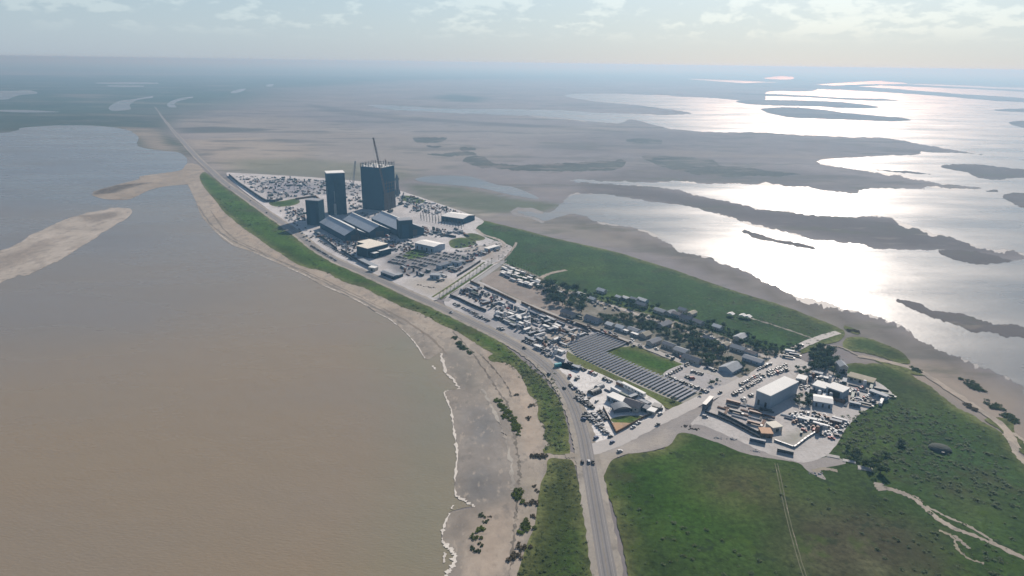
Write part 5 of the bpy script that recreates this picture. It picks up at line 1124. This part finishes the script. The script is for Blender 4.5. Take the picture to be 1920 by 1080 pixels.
row((1385, 723), (1425, 703), 12, '%s in the row along the concrete road by the workshop', g, 50, .05); row((1392, 731), (1428, 712), 11, '%s in the second row by the workshop', g, 50, .08); row((1372, 742), (1392, 733), 6, '%s in front of the workshop row', g, 60, .2); row((1390, 752), (1410, 741), 6, '%s beside the workshop wall', g, 60, .1)
row((1430, 707), (1478, 694), 12, '%s behind the workshop along the concrete road', g, 70, .05); row((1438, 700), (1475, 686), 10, '%s in the outer row behind the workshop', g, 70, .1); row((1420, 695), (1448, 683), 7, '%s along the verge by the corner lawn', g, 20, .1); row((1473, 668), (1505, 648), 9, '%s along the concrete road by the dark clump', g, 50, .1)
row((1590, 738), (1618, 728), 8, '%s between the hangar and the tan building', g, 60, .1); row((1595, 752), (1628, 745), 8, '%s beside the office trailer', g, 60, .15); row((1500, 730), (1518, 726), 5, '%s beside the lower hangar shed', g, 60, .1); row((1535, 790), (1560, 800), 7, '%s on the yard edge by the meadow', g, 60, .2)
for px, w in (((1421, 828), 'alone outside the terracotta-roofed shed'), ((1322, 783), 'outside the tall container stack')): vehicle(*G(*px), math.radians(-20), w, g)
g = 'vehicles in the storage yard lot'
row((850, 570), (905, 596), 13, '%s along the wall of the storage yard', g, 60, .15); row((890, 592), (918, 604), 6, '%s on the open strip by the highway', g, 70, .1); row((925, 613), (946, 620), 5, '%s on the pale strip by the yard gate', g, 70, .2); row((980, 640), (1005, 650), 6, '%s at the low end of the storage yard', g, 70, .2); row((1018, 662), (1034, 672), 6, '%s beside the dirt verge near the solar rows', g, 70, .1); row((1000, 645), (1030, 660), 8, '%s in the inner row at the low end', g, 60, .15)
g = 'vehicles along the factory highway front'
row((583, 462), (632, 491), 14, '%s in the outer row before the tents', g, 60, .1); row((598, 452), (662, 489), 17, '%s in the inner row before the tents', g, 60, .1)
g = 'vehicles in the factory car park'
PK = [((728, 492), (792, 505)), ((735, 487), (805, 501)), ((742, 482), (818, 498)), ((750, 477), (832, 494)), ((770, 475), (845, 489)), ((795, 474), (858, 486)), ((815, 472), (868, 482))]
for i, (p, q) in enumerate(PK): row(p, q, 19 - i, '%s in the ' + ORD[i] + ' factory car park row from the office shed', g, 70, .12 + .03 * i)

def strew(poly, n, ang, where, group):
    for x, y in scatter(poly, n, 2.1, 25): vehicle(x, y, math.radians(ang + rng.choice([0, 0, 90, 180]) + rng.uniform(-6, 6)), where, group)
strew([(440, 330), (640, 341), (690, 350), (690, 362), (600, 362), (540, 372), (500, 374), (466, 352)], 150, -52, 'parked in the far yard behind the shortest tower', 'vehicles in the far yard')
strew([(745, 372), (765, 366), (890, 408), (880, 414), (770, 400)], 75, -52, 'parked in the yard by the rockets', 'vehicles in the yard by the rockets')
strew([(515, 388), (560, 388), (572, 410), (556, 425), (530, 405)], 26, -52, 'parked beside the shortest tower', 'vehicles beside the shortest tower')
strew([(735, 455), (775, 452), (775, 470), (735, 474)], 16, -52, 'parked between the cream-roofed building and warehouse', 'vehicles near the warehouse')
strew([(840, 462), (890, 455), (930, 462), (890, 482), (850, 478)], 30, -52, 'parked on the dirt past the warehouse', 'vehicles past the warehouse')
strew([(850, 550), (900, 545), (980, 580), (1050, 612), (1030, 630), (950, 605), (900, 572)], 36, -50, 'parked inside the storage yard', 'vehicles in the storage yard')
strew([(1470, 772), (1560, 775), (1600, 792), (1560, 830), (1500, 815)], 22, -32, 'parked on the meadow side of the compound', 'vehicles on the compound edge')
strew([(592, 440), (640, 452), (690, 470), (672, 488), (640, 470), (605, 452)], 40, -52, 'parked between the tents and the highway wall', 'vehicles before the tents')
strew([(545, 418), (575, 428), (600, 445), (585, 458), (560, 440)], 16, -52, 'parked by the highway below the shortest tower', 'vehicles below the shortest tower')
strew([(600, 398), (640, 408), (680, 398), (740, 400), (720, 410), (660, 412)], 30, -52, 'parked between the towers and the tents', 'vehicles between towers and tents')
strew([(1110, 565), (1250, 605), (1420, 662), (1410, 670), (1240, 614), (1105, 572)], 30, -46, 'parked along the northern village street', 'vehicles on the northern village street')
strew([(1060, 596), (1200, 642), (1310, 682), (1300, 690), (1190, 652), (1060, 606)], 20, -48, 'parked along the southern village street', 'vehicles on the southern village street')
# ------------------------------------------------------------------ yard goods: containers, tanks, stacks, cabins
GOODM = {c: plain(c + '_container_paint', v, .6, .3, var=.12) for c, v in (('white', (.58, .58, .57)), ('pale grey', (.36, .37, .38)), ('dark grey', (.07, .075, .08)), ('slate blue', (.07, .10, .15)), ('rust brown', (.20, .10, .06)), ('dark green', (.04, .07, .05)))}
GM = {}
def ribbed(L, W, H):
    m = MB(); n = int(L / .8); pr = []
    for i in range(n): pr += [(-L / 2 + L * i / n, 0), (-L / 2 + L * (i + .5) / n, 0), (-L / 2 + L * (i + .5) / n, .07), (-L / 2 + L * (i + 1) / n, .07)]
    top = [(x, W / 2 - d) for x, d in pr]; bot = [(x, -W / 2 + d) for x, d in reversed(pr)]; po = top + bot; b = len(po)
    m.v = [(x, y, .15) for x, y in po] + [(x, y, H) for x, y in po]; m.f = [(i, (i + 1) % b, b + (i + 1) % b, b + i) for i in range(b)] + [tuple(range(b, 2 * b))]
    return m
for c, mm in GOODM.items():
    GM['container', c] = [('body', ribbed(12, 2.5, 2.75).mesh('body', mm)), ('roof', MB().box(-6, 6, -1.25, 1.25, 2.76, 2.85).mesh('roof', mm)), ('door', MB().box(6.02, 6.08, -1.1, 1.1, .25, 2.6).mesh('door', mm))]
    GM['cabin', c] = [('body', MB().box(-4.5, 4.5, -1.7, 1.7, .4, 3.2).mesh('body', mm)), ('roof', MB().box(-4.7, 4.7, -1.9, 1.9, 3.22, 3.4).mesh('roof', M_white if c in ('white', 'pale grey') else M_greyroof)), ('door', MB().box(-.5, .5, -1.76, -1.71, .45, 2.5).mesh('door', M_dark)), ('window', MB().box(1.5, 3.2, -1.76, -1.71, 1.5, 2.5).mesh('window', M_glass)), ('steps', MB().box(-.6, .6, -2.9, -1.8, 0, .4).mesh('steps', M_grey))]
    GM['tank', c] = [('shell', MB().lathe([(1.6, .2), (1.6, 5.4), (1.2, 6.0), (.1, 6.2)], 14).mesh('shell', mm)), ('base', MB().lathe([(1.9, 0), (1.9, .2)], 14).mesh('base', M_conc))]
    GM['trailer', c] = [('bed', MB().box(-6.5, 6.5, -1.25, 1.25, 1.0, 1.35).mesh('bed', M_dark)), ('load', MB().box(-6, 4.5, -1.1, 1.1, 1.37, 2.6).mesh('load', mm)), ('axle_set', MB().box(-5.5, -3, -1.2, 1.2, .1, .95).mesh('axle_set', M_rubber)), ('landing_leg', MB().box(4.6, 4.9, -1, 1, 0, .95).mesh('landing_leg', M_grey))]
    m = MB()
    for k in range(5): m.bar((-5, -1 + k * .5, .45), (5, -1 + k * .5, .45), .22, 6)
    m2 = MB()
    for k in range(4): m2.bar((-4.8, -.75 + k * .5, .85), (4.8, -.75 + k * .5, .85), .22, 6)
    GM['stack', c] = [('lower_pipes', m.mesh('lower_pipes', mm)), ('upper_pipes', m2.mesh('upper_pipes', mm)), ('bearer', MB().box(-3.2, -2.8, -1.4, 1.4, 0, .22).box(2.8, 3.2, -1.4, 1.4, 0, .22).mesh('bearer', M_wood))]
for c, mm in GOODM.items():
    GM['crate', c] = [('crate', MB().box(-1.6, -.1, -1, 1, 0, 1.5).mesh('crate', mm)), ('crate', MB().box(0, 1.6, -.9, 1.1, 0, 1.3).mesh('crate', mm)), ('crate', MB().box(-1.2, .6, -.7, .8, 1.52, 2.5).mesh('crate', mm)), ('pallet', MB().box(-1.8, 1.8, -1.2, 1.25, -.05, -.01).mesh('pallet', M_wood))]
    GM['digger', c] = [('track', MB().box(-1.9, 1.9, -1.4, -.8, 0, .9).mesh('track', M_rubber)), ('track', MB().box(-1.9, 1.9, .8, 1.4, 0, .9).mesh('track', M_rubber)), ('body', MB().box(-2, .9, -1.2, 1.2, 1.0, 2.1).mesh('body', mm)), ('cab', MB().box(-.2, 1.3, .1, 1.2, 2.12, 3.2).mesh('cab', M_glass)), ('boom', MB().bar((.9, -.2, 1.8), (3.8, -.2, 4.4), .3).mesh('boom', mm)), ('dipper', MB().bar((3.8, -.2, 4.4), (5.4, -.2, 1.6), .22).mesh('dipper', mm)), ('bucket', MB().box(4.9, 5.9, -.7, .3, .7, 1.6).mesh('bucket', M_dark))]
GN = {'crate': ('crate_stack', 'crate stack', 'crates'), 'digger': ('excavator', 'tracked excavator', 'excavator'), 'container': ('shipping_container', 'shipping container', 'container'), 'cabin': ('site_cabin', 'site cabin', 'cabin'), 'tank': ('storage_tank', 'upright storage tank', 'tank'), 'trailer': ('loaded_trailer', 'loaded flatbed trailer', 'trailer'), 'stack': ('pipe_stack', 'stack of pipes', 'pipes')}
GR = {'crate': 2.0, 'digger': 3.4, 'container': 5.0, 'cabin': 4.2, 'tank': 2.2, 'trailer': 5.2, 'stack': 4.0}
def good(kind, c, x, y, an, where, z=GZ + .05):
    nm, words, cat = GN[kind]; pre = 'stack of %s pipes' % c if kind == 'stack' else '%s %s' % (c, words)
    t = thing(nm, '%s %s' % (pre, where), cat, (x, y, z), an, 'yard goods ' + where); busy(x, y, GR[kind] * .8)
    for n_, me in GM[kind, c]: ob(n_, me, t)
def fill(poly, n, ang, where, mix, cols=('white', 'pale grey', 'dark grey', 'slate blue', 'rust brown', 'dark green')):
    P = GA(poly); lo_, hi_ = P.min(0), P.max(0); c = 0
    for _ in range(n * 50):
        if c >= n: break
        x, y = rng.uniform(lo_[0], hi_[0]), rng.uniform(lo_[1], hi_[1]); kd = rng.choices(list(mix), list(mix.values()))[0]
        if inside(P, np.array([x]), np.array([y]))[0] and free(x, y, GR[kd] * .62):
            good(kd, rng.choice(cols), x, y, math.radians(ang + rng.choice([0, 0, 0, 90]) + rng.uniform(-4, 4)), where); c += 1
YARD = {'container': 4, 'cabin': 3, 'tank': 2, 'trailer': 3, 'stack': 4, 'crate': 7, 'digger': 1.5}
fill([(450, 332), (540, 334), (640, 342), (690, 348), (690, 365), (655, 375), (600, 365), (540, 372), (500, 374), (470, 352)], 210, -52, 'in the far yard behind the shortest tower', YARD)
fill([(745, 372), (760, 366), (820, 385), (890, 408), (880, 412), (820, 400), (770, 398)], 85, -52, 'in the yard between the rockets and the bare columns', YARD)
fill([(535, 390), (575, 395), (575, 415), (560, 420), (545, 412)], 34, -52, 'beside the shortest tower', YARD)
fill([(655, 372), (680, 372), (680, 390), (655, 395)], 22, -52, 'between the two tallest towers', YARD)
fill([(735, 452), (775, 452), (772, 474), (735, 474)], 26, -52, 'between the cream-roofed building and the warehouse', YARD)
fill([(775, 425), (870, 432), (880, 445), (820, 447), (785, 440)], 44, -52, 'in front of the bare columns', YARD)
fill([(640, 445), (690, 452), (735, 447), (740, 456), (690, 464), (650, 462)], 30, -52, 'in front of the gabled tents', YARD)
fill([(840, 490), (885, 480), (930, 458), (940, 470), (900, 482), (862, 508), (845, 515)], 46, -52, 'on the dirt by the palm-lined road', YARD)
fill([(855, 548), (885, 540), (905, 545), (960, 572), (950, 590), (900, 572)], 40, -50, 'in the upper storage yard', YARD, ('dark grey', 'rust brown', 'pale grey', 'slate blue'))
fill([(930, 578), (975, 578), (1055, 608), (1050, 625), (1010, 632), (980, 625), (930, 600)], 60, -48, 'in the crowded middle of the storage yard', {'container': 4, 'cabin': 6, 'tank': 2, 'trailer': 2, 'stack': 2}, ('white', 'pale grey', 'slate blue', 'dark grey', 'white'))
fill([(985, 635), (1050, 640), (1065, 650), (1050, 680), (1015, 660)], 30, -48, 'at the low end of the storage yard', YARD)
fill([(1040, 620), (1085, 614), (1110, 626), (1060, 648)], 18, -48, 'on the pale dirt yard by the solar rows', {'stack': 5, 'tank': 1, 'trailer': 2}, ('rust brown', 'dark grey', 'pale grey'))
fill([(1345, 768), (1390, 752), (1420, 770), (1455, 775), (1450, 792), (1420, 802)], 26, -32, 'in the open yard of the eastern compound', {'stack': 6, 'trailer': 3, 'container': 2}, ('rust brown', 'dark grey', 'rust brown', 'pale grey'))
fill([(1485, 720), (1520, 745), (1600, 765), (1640, 762), (1680, 748), (1640, 728), (1590, 720), (1530, 705)], 60, -32, 'among the sheds of the eastern compound', YARD)
fill([(1470, 780), (1560, 780), (1590, 795), (1560, 820), (1500, 805)], 36, -32, 'on the meadow side of the eastern compound', YARD, ('white', 'pale grey', 'slate blue', 'rust brown'))
fill([(945, 500), (1005, 520), (1030, 545), (985, 540), (940, 515)], 30, -47, 'in the trailer plots beside the palms', {'cabin': 6, 'container': 1}, ('white', 'pale grey', 'slate blue'))
fill([(596, 438), (640, 455), (660, 470), (640, 466), (600, 446)], 22, -52, 'between the first tent and the highway wall', YARD)
fill([(740, 500), (800, 508), (850, 512), (830, 528), (770, 532)], 14, -52, 'below the factory car park', YARD)
fill([(1140, 735), (1165, 722), (1200, 745), (1230, 762), (1210, 768)], 8, -50, 'behind the long white hall', {'cabin': 2, 'container': 2, 'stack': 2})
fill([(1055, 590), (1130, 610), (1300, 672), (1270, 660), (1120, 600)], 8, -47, 'beside the southern village street', {'cabin': 3, 'trailer': 1})
for i, (p, kd, c, w) in enumerate((((1080, 693), 'cabin', 'slate blue', 'at the head of the solar rows'), ((890, 552), 'container', 'dark green', 'lying across the pale upper yard'), ((895, 557), 'container', 'dark grey', 'beside the green one across the pale upper yard'), ((912, 568), 'container', 'slate blue', 'past the dark pair in the upper yard'),
                               ((948, 602), 'container', 'dark grey', 'in the long dark line before the cabins'), ((960, 608), 'container', 'dark green', 'in the long dark line before the cabins'), ((972, 614), 'container', 'slate blue', 'in the long dark line before the cabins'), ((1478, 672), 'trailer', 'dark grey', 'parked at the dark clump by the concrete road'), ((1490, 668), 'trailer', 'slate blue', 'parked at the dark clump by the concrete road'), ((1480, 663), 'cabin', 'white', 'at the concrete road by the dark clump'), ((1472, 850), 'container', 'dark grey', 'outside the gravel basin wall'), ((1420, 830), 'container', 'slate blue', 'outside the terracotta-roofed shed'))):
    good(kd, c, *G(*p), math.radians(-45 if p[0] < 1300 else -25), w)
# broken rock and spoil heaped at the edge of the dirt
def heap(label, px, r, mat, seed):
    x, y = G(*px); t = thing('spoil_heap', label, 'spoil heap', (x, y, .45), 0); rr = random.Random(seed)
    for k in range(10):
        a, d = rr.uniform(0, 6.28), r * rr.random() ** .7; s = rr.uniform(.5, 1.1) * (1.3 - d / r * .6); pr = [(s, 0), (s * rr.uniform(.7, .95), s * .4), (s * rr.uniform(.3, .5), s * rr.uniform(.6, .8)), (.05, s * .85)]
        MB().lathe(pr, 6, d * 1.4 * math.cos(a), d * .7 * math.sin(a)).part('clod', mat, t)
for px, r, m, w in (((1285, 800), 4, M_bark, 'dark brush heap at the edge of the concrete road and meadow'), ((1300, 806), 4, M_brush, 'dry brush heap beside the dark one'), ((1345, 822), 3, M_conc, 'pale rubble heap on the dirt below the brush heaps'), ((1372, 824), 3, M_conc, 'pale rubble heap in the middle of the dirt strip'), ((1415, 846), 4, M_conc, 'pale rubble heap at the meadow edge below the parked container'),
                     ((810, 540), 4, M_bark, 'dark earth heap on the pale lot by the palm-lined road'), ((800, 538), 4, M_bark, 'dark earth heap at the end of the pale lot'), ((788, 535), 3.5, M_bark, 'dark earth heap nearest the highway on the pale lot'), ((1530, 890), 4, M_conc, 'pale rubble heap where the dirt track enters the meadow')):
    heap(w, px, r, m, int(px[0]))
# ------------------------------------------------------------------ the hazy air
def haze():
    me = bpy.data.meshes.new('haze'); bm = bmesh.new()
    bmesh.ops.create_cube(bm, size=1.0, matrix=Matrix.Translation((0, 26000, 144.5)) @ Matrix.Diagonal((150000, 120000, 291, 1)))
    bm.to_mesh(me); bm.free()
    m = bpy.data.materials.new('hazy_air'); m.use_nodes = True
    n = m.node_tree.nodes; n.clear()
    v = n.new('ShaderNodeVolumePrincipled'); v.inputs['Color'].default_value = (0.24, 0.46, 0.68, 1); v.inputs['Absorption Color'].default_value = (0.46, 0.154, 0.0, 1)
    v.inputs['Density'].default_value = 1.6e-4; v.inputs['Anisotropy'].default_value = 0.35
    o = n.new('ShaderNodeOutputMaterial'); m.node_tree.links.new(v.outputs[0], o.inputs['Volume'])
    me.materials.append(m)
    ob = bpy.data.objects.new('haze', me); COL.objects.link(ob)
    tag(ob, 'pale blue haze hanging over the whole coast and flats', 'haze', kind='stuff')
haze()
